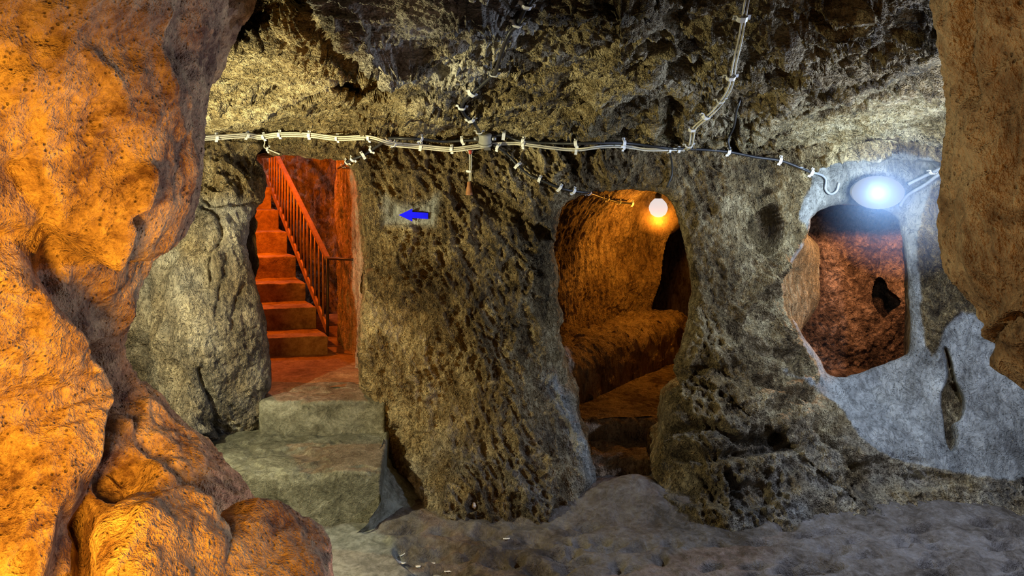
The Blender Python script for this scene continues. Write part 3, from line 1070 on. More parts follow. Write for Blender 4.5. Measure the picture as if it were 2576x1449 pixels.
par(mesh_obj('handrail', *flatbar(rail_pts('r', 0, 1.0), .03, .026), M['rail'], smooth=False), railing)
par(mesh_obj('stringer', *flatbar(rail_pts('s', 0, 1.0), .014, .055), M['rail'], smooth=False), railing)
for k_ in range(1, 19):
    t = k_ / 19
    px, Yv, a, b = plan(t ** .97)
    lo, hi = P(px, a, Yv), P(px, b, Yv)
    par(mesh_obj('baluster', *tube([lo, (lo + hi) / 2, hi], .0075, 6), M['rail']), railing)
p0 = P(824, 650, 4.93)
par(mesh_obj('post', *tube([P(824, 846, 4.93), P(824, 745, 4.93), p0], .011, 8), M['iron']), railing)
par(mesh_obj('wall_bar', *tube([p0, (p0 + P(912, 654, 4.74)) / 2, P(912, 654, 4.74)], .009, 8), M['iron']), railing)

# ------------------------------------------------------------------ TUNNEL
sheet('floor_tunnel', -.2, 1.5, 4.16, 7.0, lambda x, y: .195 + .0 * x, M['tunnel'], .012, .015, label='trodden floor of the tunnel')
sheet('ceiling_tunnel', -.4, 1.5, 4.05, 7.0, lambda x, y: 1.62 - .12 * np.abs(x - y * .77 + 2.9), M['tunnel'], .03, .02, True, 'vaulted rock ceiling of the tunnel')
n_ = np.array([-.79, .61])


def vault(name, path, z0, z1, mat, amp, lean, label, cut=None, hang=.95):
    o = path_wall(name, path, z0, z1, mat, amp, .006, .006, (1, 1, .35), label=label, cut=cut)
    me = o.data
    co = np.empty(len(me.vertices) * 3, np.float32)
    me.vertices.foreach_get('co', co)
    co = co.reshape(-1, 3)
    up = np.maximum(0, co[:, 2] - hang) ** 2 * lean
    co[:, 0] += .79 * up
    co[:, 1] -= .61 * up
    me.vertices.foreach_set('co', co.ravel())
    me.update()
    return o


vault('wall_tunnel_left', [(-.12, 4.08), (-.02, 4.45), (.33, 4.92), (.7, 5.42), (.9, 5.66), (1.0, 5.74), (1.16, 5.72), (1.35, 5.72), (1.55, 5.72)], .1, 1.72, M['tunnel'], .035, 1.0,
      'amber lit tunnel wall with vertical tool marks', cut=[(1660, 812), (1664, 700), (1674, 620), (1692, 560), (1722, 525), (1850, 500), (1950, 700), (1950, 812)])
path_wall('wall_tunnel_far', [(.8, 6.7), (1.5, 6.9), (1.9, 6.5), (1.6, 5.85)], .1, 1.9, M['tunnel'], .04, .03, .03, label='dark rock far inside the tunnel')
path_wall('wall_tunnel_right', [(1.13, 4.1), (1.2, 4.5), (1.33, 5.0), (1.46, 5.5), (1.52, 5.8)], -.05, 1.9, M['tunnel'], .03, .03, .03, label='right wall of the tunnel')
path_wall('wall_tunnel_gap', [(.20, 4.06), (.16, 4.2), (.10, 4.4)], -.05, .3, M['tunnel'], .02, .02, .02, label='rock beside the tunnel step')
bench = slab('stone_bench', [(.30, 4.26), (1.40, 5.62), (1.06, 5.88), (-.08, 4.50)], .14, .515, M['tunnel'], n=(260, 90), amp=.03, bev=.13)
tag(bench, 'rounded rock bench carved along the left side of the amber lit tunnel', 'bench')
st = slab('stone_step', [(.34, 4.13), (1.05, 4.11), (1.2, 4.34), (.26, 4.36)], -.03, .2, M['tunnel'], n=(90, 40), amp=.012, bev=.035, edge_wear=.03)
tag(st, 'dark rock step in the shade at the tunnel mouth', 'step')
st2 = slab('stone_step', [(.42, 3.86), (.86, 3.86), (.92, 4.18), (.38, 4.18)], -.03, .085, M['tunnel'], n=(90, 40), amp=.02, bev=.05, edge_wear=.03)
tag(st2, 'low worn rock sill on the floor in front of the tunnel step', 'step')

# ------------------------------------------------------------------ ROOM BEHIND THE WINDOW HOLE
NICHE = [(2209, 698), (2224, 706), (2236, 730), (2259, 748), (2263, 765), (2240, 782), (2224, 797), (2204, 776), (2194, 750), (2198, 720)]
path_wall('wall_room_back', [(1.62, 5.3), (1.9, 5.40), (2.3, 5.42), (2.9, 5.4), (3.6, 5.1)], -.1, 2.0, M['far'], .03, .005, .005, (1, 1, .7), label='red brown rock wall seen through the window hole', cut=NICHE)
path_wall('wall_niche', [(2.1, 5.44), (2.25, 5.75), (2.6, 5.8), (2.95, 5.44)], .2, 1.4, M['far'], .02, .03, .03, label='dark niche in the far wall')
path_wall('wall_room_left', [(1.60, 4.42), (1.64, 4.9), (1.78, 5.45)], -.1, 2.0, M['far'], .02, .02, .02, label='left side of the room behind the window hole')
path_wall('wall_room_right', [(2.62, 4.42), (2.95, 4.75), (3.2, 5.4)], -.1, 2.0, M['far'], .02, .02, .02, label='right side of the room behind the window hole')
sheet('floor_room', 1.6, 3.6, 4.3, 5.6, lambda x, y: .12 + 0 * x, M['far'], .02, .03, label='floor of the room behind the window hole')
sheet('ceiling_room', 1.58, 3.6, 4.3, 5.6, lambda x, y: 1.75 - .40 * np.exp(-((y - 4.95) / .10) ** 2), M['far'], .008, .02, True, 'low ceiling with an added shading rib in the room behind the window hole')  # rib is unseen, shaped to keep the room lamp off the upper wall


# ------------------------------------------------------------------ NEAR ROCKS
def loft(name, rows, Yt, a, b, side, mat, label, nth=520, nz=520, zrange=(-.05, 2.6), amps=(.05, .02, .006), feats=None, stretch=.5):
    """a solid rock column: for every height a rounded section whose visible edge follows the given outline"""
    rows = catmull(rows, 8, False)
    o_ = np.argsort(rows[:, 1])
    rows = rows[o_]
    z = np.linspace(zrange[0], zrange[1], nz)
    Yz = np.array([Yt(v) for v in z]) if callable(Yt) else np.full(nz, Yt)
    row = HZ + (HC - z) / Yz * F
    edge = np.interp(row, rows[:, 1], rows[:, 0])
    tan = (edge - CX) / F
    # more points on the side that is seen
    u = np.linspace(0, 1, nth, endpoint=False)
    th = 2 * np.pi * u
    ex = 2.6
    cs, sn = np.cos(th), np.sin(th)
    sx = np.sign(cs) * np.abs(cs) ** (2 / ex)
    sy = np.sign(sn) * np.abs(sn) ** (2 / ex)
    G_ = np.zeros((nz, nth, 3))
    for i in range(nz):
        bb = b(z[i]) if callable(b) else b
        aa = a
        y = Yz[i] + bb * sy
        x = aa * sx
        # shift so the tangent ray touches the outline
        if side > 0:
            sh = np.min(tan[i] * y - x)
        else:
            sh = np.max(tan[i] * y - x)
        G_[i] = np.column_stack([x + sh, y, np.full(nth, z[i])])
    G_[:, :, 0] = blur_z(G_[:, :, 0], 2)
    N_ = grid_normals(G_, True)
    c = G_.mean(1, keepdims=True)
    if (N_ * (G_ - c)).sum(-1).mean() < 0: N_ = -N_
    px = G_[..., 0] / np.maximum(G_[..., 1], .05) * F + CX
    py = HZ + (HC - G_[..., 2]) / np.maximum(G_[..., 1], .05) * F
    fd = np.zeros_like(px)
    front = (N_ * (np.array([0, 0, HC]) - G_)).sum(-1) > -.02
    if feats:
        for f in feats:
            t_ = np.zeros_like(px)
            f(t_, px, py)
            fd += t_ * front
    q = G_ * np.array([1, 1, stretch])
    d = amps[0] * fbm(q * 2.2, 3) + amps[1] * (ridged(q * 6, 3) - .6) + amps[2] * fbm(G_ * 30, 4, .6)
    G_ = G_ + N_ * (d + fd)[..., None]
    tt = G_[..., 0] / np.maximum(G_[..., 1], .05)
    got = tt.max(1) if side > 0 else tt.min(1)
    corr = tan - got
    kk = np.hanning(13)
    kk /= kk.sum()
    corr = np.convolve(np.pad(corr, 6, mode='edge'), kk, 'valid')
    G_[..., 0] += (corr * Yz)[:, None]
    f_ = grid_faces(nz, nth, True)
    V_ = np.concatenate([G_.reshape(-1, 3), G_[0].mean(0)[None], G_[-1].mean(0)[None]])
    nv = nz * nth
    cap = np.array([[k_, (k_ + 1) % nth, nv, nv] for k_ in range(nth)] + [[(nz - 1) * nth + (k_ + 1) % nth, (nz - 1) * nth + k_, nv + 1, nv + 1] for k_ in range(nth)])
    me_f = [tuple(q_) for q_ in f_.tolist()] if False else f_
    o = mesh_obj(name, V_[:nv], f_, mat)
    return o


def blur_z(A, n):
    for _ in range(n):
        A = np.concatenate([A[:1], (A[:-2] + 2 * A[1:-1] + A[2:]) / 4, A[-1:]])
    return A


LEFT_EDGE = [(600, -700), (590, -300), (575, -60), (562, 10), (545, 100), (527, 200), (515, 300), (509, 400), (500, 480), (478, 540), (440, 585), (405, 625), (378, 680), (352, 750), (338, 810), (318, 870), (312, 920), (322, 970), (336, 1010), (368, 1055), (405, 1090),
             (436, 1130), (474, 1165), (516, 1205), (556, 1250), (588, 1290), (612, 1325), (630, 1350), (660, 1420), (690, 1500), (720, 1700)]


def lf_slab(D_, px, py):      # the bulging front slab at the lower left
    patch(D_, px, py, [(-400, 620), (60, 600), (130, 720), (175, 830), (212, 930), (240, 1040), (243, 1150), (236, 1240), (205, 1290), (165, 1330), (160, 1500), (150, 1800), (-400, 1800)], .10, 12)


def lf_mid(D_, px, py):       # overhanging upper mass
    patch(D_, px, py, [(120, 560), (330, 620), (430, 590), (505, 520), (560, 300), (600, -200), (-200, -300), (-300, 500)], .05, 30)
    stroke(D_, px, py, [(345, 420), (330, 500), (300, 570), (240, 620)], 16, .035)
    stroke(D_, px, py, [(240, 130), (280, 200), (300, 270)], 14, .02)
    stroke(D_, px, py, [(400, 20), (385, 140), (400, 260), (420, 330)], 14, .02)
    stroke(D_, px, py, [(470, 0), (455, 160), (470, 300)], 16, -.02)
    stroke(D_, px, py, [(80, 420), (150, 520), (190, 620), (160, 720)], 30, -.03)
    stroke(D_, px, py, [(330, 515), (345, 530)], 10, -.06)


def lf_cav(D_, px, py):       # cavities behind the slab
    patch(D_, px, py, [(285, 1165), (330, 1140), (375, 1160), (392, 1200), (385, 1245), (345, 1262), (300, 1240), (272, 1200)], -.07, 14)
    stroke(D_, px, py, [(262, 900), (268, 1050), (280, 1150)], 24, -.06)
    stroke(D_, px, py, [(318, 760), (312, 850), (300, 950), (318, 1030), (350, 1110), (400, 1180), (480, 1270), (540, 1320)], 14, .012)
    stroke(D_, px, py, [(360, 1090), (430, 1170), (500, 1250), (560, 1310)], 16, -.012)
    stroke(D_, px, py, [(250, 640), (240, 720), (270, 800)], 30, -.02)
    stroke(D_, px, py, [(240, 1270), (255, 1350), (262, 1460)], 34, -.09)


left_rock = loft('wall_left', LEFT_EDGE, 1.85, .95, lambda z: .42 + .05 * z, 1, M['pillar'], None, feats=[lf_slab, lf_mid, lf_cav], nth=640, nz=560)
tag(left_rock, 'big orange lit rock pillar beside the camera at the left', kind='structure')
# pale rock edge behind the pillar at the top
back_edge = loft('wall_left_rear', [(720, -500), (690, -200), (650, -40), (634, 10), (612, 40), (596, 75), (575, 110), (570, 135), (545, 165), (520, 190), (480, 240), (380, 330), (300, 400), (0, 700), (-300, 1500)], 2.35, .6, .25, 1, M['pillar'], None, nth=260, nz=260,
                 zrange=(1.5, 2.7))
tag(back_edge, 'pale grey violet rock edge behind the top of the orange pillar', kind='structure')

RIGHT_EDGE = [(2300, -700), (2320, -300), (2338, -60), (2345, 0), (2352, 50), (2364, 120), (2374, 200), (2379, 280), (2372, 350), (2363, 450), (2358, 550), (2361, 620), (2374, 680), (2402, 722), (2440, 770), (2466, 820), (2480, 865), (2502, 905), (2540, 935), (2580, 955), (2650, 990),
              (2720, 1100), (2740, 1400), (2760, 2200)]


def rf(D_, px, py):
    stroke(D_, px, py, [(2576, 760), (2530, 800), (2510, 880), (2520, 930)], 16, -.04)
    patch(D_, px, py, [(2500, 800), (2600, 720), (2650, 950), (2560, 940), (2510, 880)], .03, 12)
    stroke(D_, px, py, [(2440, 0), (2430, 150), (2450, 240)], 20, -.03)


right_rock = loft('wall_right', RIGHT_EDGE, 1.35, .6, lambda z: .3, -1, M['right_rock'], None, nth=460, nz=420, zrange=(-.05, 2.4), feats=[rf], amps=(.03, .014, .005), stretch=.8)
tag(right_rock, 'brown orange rock hanging in from the right edge beside the camera', kind='structure')


# boulders at the foot of the pillar
def boulder(name, outline, Y, by, mat, label, seed, amp=.03, squash=2.4):
    """closed lump: its outline as seen from here, swelling by +-by in depth"""
    c = catmull(outline, 10)
    n = len(c)
    ctr = c.mean(0)
    rings = 70
    V_, f_ = [], []
    for i in range(rings):
        v = -np.pi / 2 + np.pi * i / (rings - 1)
        r = np.sign(np.cos(v)) * np.abs(np.cos(v)) ** (2 / squash)
        yy = Y + by * np.sin(v)
        k_ = ctr + (c - ctr) * max(r, .001)
        V_.append(np.column_stack([(k_[:, 0] - CX) / F * Y, np.full(n, yy), HC - (k_[:, 1] - HZ) / F * Y]))
    G_ = np.array(V_)
    N_ = grid_normals(G_, True)
    cc = G_.reshape(-1, 3).mean(0)
    if (N_ * (G_ - cc)).sum() < 0: N_ = -N_
    fade = np.ones((rings, 1))
    fade[:3] = fade[-3:] = .3
    d = amp * fbm(G_ * 4 + seed, 3) + amp * .3 * fbm(G_ * 14 + seed, 3) + .003 * fbm(G_ * 50, 3)
    G_ = G_ + N_ * (d * fade)[..., None]
    o = mesh_obj(name, G_.reshape(-1, 3), grid_faces(rings, n, True), mat)
    return tag(o, label, 'boulder', None)


boulder('boulder', [(470, 1400), (505, 1358), (560, 1330), (610, 1326), (670, 1348), (725, 1372), (775, 1402), (808, 1440), (822, 1500), (830, 1700), (600, 1880), (380, 1850), (360, 1600), (410, 1480)], 1.52, .26, M['pillar'],
        'rounded orange lit boulder lying at the foot of the left pillar', 2.0)
boulder('boulder', [(290, 1330), (310, 1295), (345, 1282), (385, 1262), (425, 1285), (465, 1310), (500, 1370), (540, 1430), (560, 1600), (520, 1850), (260, 1850), (230, 1600), (270, 1430)], 1.36, .18, M['pillar'],
        'smaller orange rock between the left pillar and the rounded boulder', 6.0)
# ------------------------------------------------------------------ CABLES, CLIPS AND SMALL THINGS
_vs, _fs = [], []
for o in [ob for ob in COL.objects if ob.type == 'MESH' and ob.get('kind') == 'structure' and ob not in (left_rock, back_edge, right_rock, floor)]:
    st_ = len(_vs)
    me = o.data
    co = np.empty(len(me.vertices) * 3, np.float32)
    me.vertices.foreach_get('co', co)
    _vs += [tuple(v) for v in co.reshape(-1, 3).tolist()]
    lt = np.empty(len(me.loops), np.int32)
    me.loops.foreach_get('vertex_index', lt)
    tot = np.empty(len(me.polygons), np.int32)
    me.polygons.foreach_get('loop_total', tot)
    lt = (lt + st_).tolist()
    p_ = 0
    for t_ in tot.tolist():
        _fs.append(lt[p_:p_ + t_])
        p_ += t_
BV = BVHTree.FromPolygons(_vs, _fs)

M['white_cable'] = plain_mat('white_cable_sheath', (.5, .47, .38), .45, 0, .12, 30)
M['black_cable'] = plain_mat('black_cable_sheath', (.018, .018, .02), .45, 0, .2, 30)
M['grey_cable'] = plain_mat('grey_conduit', (.34, .37, .42), .45, 0, .15, 30)
M['clip'] = plain_mat('white_plastic_clip', (.72, .72, .7), .4, 0, .12, 60)
M['nail'] = plain_mat('steel_nail', (.28, .28, .28), .4, .8, .2, 80)
M['red'] = plain_mat('red_insulating_tape', (.45, .06, .03), .5)
M['brown'] = plain_mat('brown_bakelite', (.3, .13, .05), .4)
M['blue'] = plain_mat('blue_sign_paint', (.01, .01, 1.0), .9, 0, .03, 8, spec=.0)
M['cream'] = plain_mat('cream_plastic', (.34, .33, .28), .4, .2, .2, 25)
M['paper'] = plain_mat('white_scrap', (.75, .74, .7), .7, 0, .1, 60)

RUNS = {}


def run(key, pts, r, shift=(0, 0), lift=.003):
    """a cable clipped along the rock: follows the surface, bridging its hollows"""
    c = catmull(np.array(pts, float) + np.array(shift), 10, False)
    d = []
    for a, b in c:
        h_, _ = hit(a, b)
        d.append(h_.y)
    d = np.array(d)
    n = len(d)
    mn = np.array([d[max(0, i - 5):i + 6].min() for i in range(n)])
    for _ in range(3):
        mn = np.array([mn[max(0, i - 3):i + 4].mean() for i in range(n)])
    y = np.minimum(mn, d) - r - lift
    for _ in range(2):
        y = np.array([y[max(0, i - 1):i + 2].mean() for i in range(n)])
    pts3 = [P(a, b, yy) for (a, b), yy in zip(c, y)]
    RUNS[key] = (c, np.array(pts3))
    return pts3


def cable(name, key, pts, r, mat, label, cat='cable', group=None, shift=(0, 0), lift=.003):
    p3 = run(key, pts, r, shift, lift)
    o = mesh_obj(name, *tube(p3, r, 8), mat)
    return tag(o, label, cat, group)


MAIN_L = [(470, 350), (545, 346), (622, 341), (655, 345), (703, 339), (777, 340), (848, 348), (928, 347), (985, 362), (1058, 369), (1136, 376), (1185, 371), (1225, 366), (1290, 363), (1316, 365), (1385, 374), (1449, 379), (1510, 372), (1569, 371), (1630, 379), (1684, 378), (1722, 379)]
for sh, nm in ((-4.6, 'uppermost'), (0, 'middle'), (4.6, 'lowest')):
    cable('white_cable', 'w' + nm, MAIN_L if nm != 'lowest' else MAIN_L[:13], .0042, M['white_cable'],
          f'{nm} white cable of the bundle clipped along the wall above the doorway', group='white cables along the wall', shift=(0, sh), lift=.004)
BA = [(850, 424), (862, 417), (873, 408), (887, 401), (913, 391), (934, 378), (958, 362), (975, 349), (1010, 348), (1058, 350), (1110, 356), (1163, 354), (1205, 352)]
BB = [(1352, -30), (1325, 14), (1302, 60), (1283, 82), (1266, 120), (1250, 170), (1240, 188), (1212, 214), (1187, 236), (1168, 254), (1162, 270), (1168, 288), (1184, 302), (1198, 318), (1210, 342)]
BC = [(1232, 362), (1252, 371), (1280, 392), (1302, 416), (1330, 440), (1357, 452), (1408, 473), (1443, 481), (1482, 486), (1515, 497), (1529, 501), (1558, 509), (1595, 513)]
BD = [(1235, 343), (1267, 340), (1290, 349), (1316, 356), (1385, 360), (1449, 361), (1569, 360), (1660, 371), (1700, 374), (1760, 376), (1833, 382), (1900, 395), (1963, 404), (2010, 421), (2045, 436)]
cable('black_cable', 'ba', BA, .0075, M['black_cable'], 'black cable from the junction box leftward and down into the doorway top')
cable('black_cable', 'bb', BB, .0075, M['black_cable'], 'black cable running up the ceiling from the junction box')
cable('black_cable', 'bc', BC, .0065, M['black_cable'], 'black cable curving down from the junction box into the amber tunnel')
cable('black_cable', 'bd', BD, .0075, M['black_cable'], 'black cable running right from the junction box toward the bright lamp')
EW = [(1724, 377), (1737, 366), (1745, 327), (1757, 312), (1790, 285), (1815, 256), (1838, 215), (1848, 160), (1862, 100), (1872, 40), (1884, -30)]
cable('white_cable', 'e0', EW, .0038, M['white_cable'], 'left one of two pale cables climbing the ceiling at the right', group='pale cables on the ceiling', shift=(-4, 0))
cable('white_cable', 'e1', EW, .0038, M['white_cable'], 'right one of two pale cables climbing the ceiling at the right', group='pale cables on the ceiling', shift=(4, 1))
cable('black_cable', 'bk', [(1836, 378), (1832, 350), (1846, 318), (1852, 280), (1862, 250)], .006, M['black_cable'], 'short black cable drooping from the ceiling right of the pale cable pair')
cable('grey_cable', 'h0', [(640, 346), (660, 349), (666, 358), (665, 370), (678, 377), (704, 388)], .004, M['white_cable'], 'short pale cable looping down at the top left corner of the doorway')
cable('grey_cable', 'i0', [(2012, 421), (2042, 433), (2066, 440), (2078, 452), (2077, 476), (2090, 488), (2105, 480), (2111, 460)], .0065, M['grey_cable'], 'grey cable end curling in a hook beside the bright lamp', lift=.01)
cable('grey_conduit', 'j0', [(2284, 464), (2320, 446), (2352, 431), (2400, 410)], .009, M['grey_cable'], 'upper grey conduit running from the bright lamp to the right', 'conduit', lift=.012)
cable('grey_conduit', 'j1', [(2264, 520), (2275, 500), (2290, 486), (2325, 466), (2364, 438), (2410, 412)], .009, M['grey_cable'], 'lower grey conduit bending down at the right of the bright lamp', 'conduit', lift=.012)


def clip_mesh():
    prof = [(-.021, 0), (-.011, .0005), (-.0095, .009), (-.005, .0125), (.005, .0125), (.0095, .009), (.011, .0005), (.021, 0)]
    vs, fs = [], []
    th = .0022
    for x in (-.0065, .0065):
        for (y, z) in prof: vs.append((x, y, z))
        for (y, z) in prof: vs.append((x, y * (1.0 if abs(y) > .015 else 1.22), z + th))
    n = len(prof)
    for i in range(n - 1):
        fs.append((n + i, n + i + 1, 3 * n + i + 1, 3 * n + i))
        fs.append((i, 2 * n + i, 2 * n + i + 1, i + 1))
        fs.append((i, i + 1, n + i + 1, n + i))
        fs.append((2 * n + i, 3 * n + i, 3 * n + i + 1, 2 * n + i + 1))
    fs += [(0, n, 3 * n, 2 * n), (n - 1, 3 * n - 1, 4 * n - 1, 2 * n - 1)]
    return vs, fs


proto = mesh_obj('cable_clip', *clip_mesh(), M['clip'], smooth=False)
nv, nf = lathe([(.0005, .001), (.0018, .001), (.0018, .004), (.0038, .0045), (.0034, .006), (.0012, .0066)], 12)
pn = mesh_obj('nail', [(v[0], v[1] + .0165, v[2]) for v in nv], nf, M['nail'], proto)
used = [False]
WORD = ['first', 'second', 'third', 'fourth', 'fifth', 'sixth', 'seventh', 'eighth', 'ninth', 'tenth', 'eleventh', 'twelfth']


def clip(key, px, py, label, group, size=1.0, ceil_n=False, twist=0):
    c, p3 = RUNS[key]
    i = int(np.argmin(np.hypot(c[:, 0] - px, c[:, 1] - py)))
    i = min(max(i, 1), len(p3) - 2)
    t = Vector(p3[i + 1] - p3[i - 1]).normalized()
    nrm = Vector((0, -.55, -.83)) if ceil_n else Vector((0, -.97, -.2))
    nrm = (nrm - t * nrm.dot(t)).normalized()
    yv = nrm.cross(t)
    R = Matrix((t, yv, nrm)).transposed().to_4x4()
    if twist: R = R @ Matrix.Rotation(twist, 4, 'Z')
    loc = Vector(p3[i]) - nrm * .006 * size
    if not used[0]:
        o = proto
        used[0] = True
    else:
        o = proto.copy()
        COL.objects.link(o)
        q = pn.copy()
        q.parent = o
        COL.objects.link(q)
    o.matrix_world = Matrix.Translation(loc) @ R @ Matrix.Scale(size, 4)
    return tag(o, label, 'cable clip', group)


def clips(key, pts, text, group, size=1.0, ceil_n=False, tw=.0, order='from the left'):
    for i, (a, b) in enumerate(pts):
        clip(key, a, b, f'{WORD[i]} white clip {order} {text}', group, size, ceil_n, random.uniform(-tw, tw))


clips('wmiddle', [(545, 344), (622, 341), (661, 343), (703, 339), (777, 340), (848, 348), (928, 347), (990, 363), (1058, 369), (1136, 376)], 'on the white cable bundle above the doorway', 'clips on the white bundle', 1.15, tw=.12)
clips('wmiddle', [(1316, 365), (1449, 379), (1569, 371), (1684, 378), (1709, 379)], 'on the white cables right of the junction box', 'clips on the right hand white cables', 1.0, tw=.1)
clips('ba', [(862, 417), (873, 408), (887, 401), (913, 391), (934, 378), (976, 349)], 'on the black cable dropping to the doorway', 'clips on the doorway cable', 1.1, tw=.5)
clips('ba', [(1058, 350), (1163, 354)], 'on the black cable just left of the junction box', 'clips left of the junction box', 1.15, tw=.2)
clips('bb', [(1210, 330), (1184, 302), (1162, 270), (1187, 236), (1241, 186), (1303, 60), (1325, 14)], 'on the black cable climbing the ceiling', 'clips on the ceiling cable', 1.3, True, .2, 'from the junction box upward')
clips('bc', [(1252, 371), (1302, 416), (1357, 452), (1408, 473), (1443, 481), (1482, 486), (1515, 497), (1529, 501), (1558, 509), (1590, 513)], 'on the black cable entering the tunnel', 'clips on the tunnel cable', 1.1, tw=.3)
clips('bd', [(1267, 340), (1316, 356), (1449, 361), (1569, 360), (1833, 382), (1963, 404), (2043, 435)], 'on the black cable toward the bright lamp', 'clips on the right hand black cable', 1.25, tw=.15)
clips('e0', [(1737, 366), (1745, 327), (1776, 296), (1815, 256), (1841, 195), (1870, 45)], 'on the pale ceiling cables', 'clips on the pale ceiling cables', 1.4, True, .1, 'from the wall upward')
clips('h0', [(674, 376)], 'on the short cable loop at the doorway corner', None, 1.0)
clip('j0', 2350, 432, 'dark bracket clip holding the two grey conduits at the right', None, 1.5).data.materials[0]

# junction box
jb, jn = hit(1222, 345)
jy = RUNS['bd'][1][0][1] - .012
jloc = P(1220, 346, jy)
jbx = empty('junction_box', jloc, 'round grey junction box where the black cables meet on the wall', 'junction box')
v_, f_ = lathe([(.001, -.034), (.036, -.034), (.038, -.03), (.038, .016), (.0385, .018)], 28)
Rj = Matrix.Rotation(.35, 4, 'X') @ Matrix.Scale(.88, 4)
par(mesh_obj('body', [Rj @ v + Vector(jloc) for v in v_], f_, M['cream']), jbx)
v_, f_ = lathe([(.0385, -.035), (.043, -.036), (.044, -.042), (.040, -.049), (.02, -.052), (.0005, -.0525)], 28)
par(mesh_obj('lid', [Rj @ v + Vector(jloc) for v in v_], f_, M['cream']), jbx)
for dx, dy in ((-.05, -.006), (.05, .0), (0.012, -.066)):
    pass
for sx in (-1, 1):
    v_, f_ = tube([Vector(jloc) + Vector((sx * .036, 0, -.006)), Vector(jloc) + Vector((sx * .047, 0, -.006)), Vector(jloc) + Vector((sx * .056, .002, -.006))], [.013, .013, .010], 10)
    par(mesh_obj('cable_gland', v_, f_, M['nail']), jbx)
v_, f_ = boxv(Vector(jloc) + Vector((.012, .0, -.058)), (.034, .02, .014))
par(mesh_obj('bracket', v_, f_, M['nail'], smooth=False), jbx)

# hanging lead with brown socket
hw = [(1166, 374), (1177, 378), (1182, 386), (1183, 405), (1183, 431), (1182, 458)]
lead = empty('hanging_lead', hit(1183, 430)[0], 'thin hanging wires with red tape joint and brown lamp socket below the cables', 'wire')
p3 = run('g0', hw, .0032, (-1.5, 0), .004)
par(mesh_obj('wire', *tube(p3, .0032, 6), M['white_cable']), lead)
p3b = run('g1', [(1199, 372), (1189, 378), (1185, 386), (1184, 405), (1184, 431), (1183, 458)], .0032, (1.5, 0), .004)
par(mesh_obj('wire', *tube(p3b, .0032, 6), M['white_cable']), lead)
par(mesh_obj('tape', *tube([P(1183, 378, p3[20][1] - .003), P(1183, 382, p3[22][1] - .003), P(1183, 388, p3[24][1] - .003)], [.008, .009, .006], 8), M['red']), lead)['label'] = 'red insulating tape'
e_ = p3[-1]
v_, f_ = lathe([(.004, .004), (.010, 0), (.011, -.02), (.014, -.03), (.018, -.062), (.019, -.066), (.012, -.066), (.011, -.05)], 16)
par(mesh_obj('socket', [v + Vector(e_) + Vector((0, -.01, 0)) for v in v_], f_, M['brown']), lead)['label'] = 'brown conical socket'
clips('g0', [(1182, 431)], 'on the thin wires hanging from the cable bundle', None, .9)

# blue arrow
cy = min(hit(a, b)[0].y for a in range(1000, 1081, 8) for b in range(523, 556, 6)) - .006
ar = [(1003, 541), (1037, 525), (1037, 533.5), (1077, 535.5), (1077, 551), (1037, 548.5), (1037, 557)]
v_ = [P(a, b, cy) for a, b in ar] + [P(a, b, cy) + np.array([0, .005, 0]) for a, b in ar]
f_ = [(6, 5, 4, 3, 2, 1, 0), (7, 8, 9, 10, 11, 12, 13)] + [(i, (i + 1) % 7, (i + 1) % 7 + 7, i + 7) for i in range(7)]
tag(mesh_obj('arrow_sign', v_, f_, M['blue'], smooth=False), 'bright blue arrow sign pointing left on the wall between doorway and tunnel', 'sign')

# the bulb in the tunnel
M['bulb'] = glow_mat('bulb_glass_lit', (1.0, .86, .8), .6)
M['lamp_glass'] = glow_mat('frosted_glass_lit', (.92, .94, .95), .24)
bl = P(1656, 523, 5.1)
bulb = empty('hanging_bulb', bl, 'glowing round bulb hanging under the tunnel roof', 'light bulb')
v_, f_ = lathe([(.001, -.058), (.024, -.053), (.045, -.038), (.056, -.012), (.057, .005), (.048, .03), (.032, .048), (.020, .058)], 28)
par(mesh_obj('glass', [v * 1.12 + Vector(bl) for v in v_], f_, M['bulb']), bulb)['label'] = 'glowing glass'
v_, f_ = lathe([(.021, .055), (.022, .06), (.022, .09), (.014, .10), (.006, .104)], 20)
par(mesh_obj('socket', [v + Vector(bl) for v in v_], f_, M['black_cable']), bulb)
c3 = run('f0', [(1684, 380), (1689, 405), (1690, 438), (1683, 458), (1678, 470)], .005)
mid_ = (np.array(c3[-1]) * .5 + (bl + np.array([0, 0, .3])) * .5)
drop = [Vector(p) for p in c3] + [Vector(p) for p in catmull([c3[-1], mid_, bl + np.array([0, -.04, .22]), bl + np.array([0, 0, .10])], 8, False)[1:]]
tag(mesh_obj('black_cable', *tube(drop, .005, 8), M['black_cable']), 'black cable dropping over the tunnel arch to the hanging bulb', 'cable')

# bright lamp over the window hole
lc = P(2207, 484, 3.93)
bk = empty('bulkhead_lamp', lc, 'bright cold lamp glaring under the niche above the window hole', 'lamp')


def dome(rx, rz, dep, n=32, m=12, y0=0):
    vs, fs = [], []
    for i in range(m + 1):
        a = math.pi / 2 * i / m
        for k_ in range(n):
            b = 2 * math.pi * k_ / n
            vs.append(Vector((rx * math.cos(a) * math.cos(b), y0 - dep * math.sin(a), rz * math.cos(a) * math.sin(b))))
    for i in range(m):
        for k_ in range(n):
            fs.append((i * n + k_, (i + 1) * n + k_, (i + 1) * n + (k_ + 1) % n, i * n + (k_ + 1) % n))
    fs.append(tuple(range(n)))
    return vs, fs


v_, f_ = dome(.135, .088, .10)
par(mesh_obj('glass', [v + Vector(lc) for v in v_], f_, M['lamp_glass']), bk)['label'] = 'glowing frosted glass'
v_, f_ = dome(.11, .07, .03, y0=.06)
par(mesh_obj('base', [v + Vector(lc) + Vector((0, .02, 0)) for v in v_], f_, M['cream']), bk)

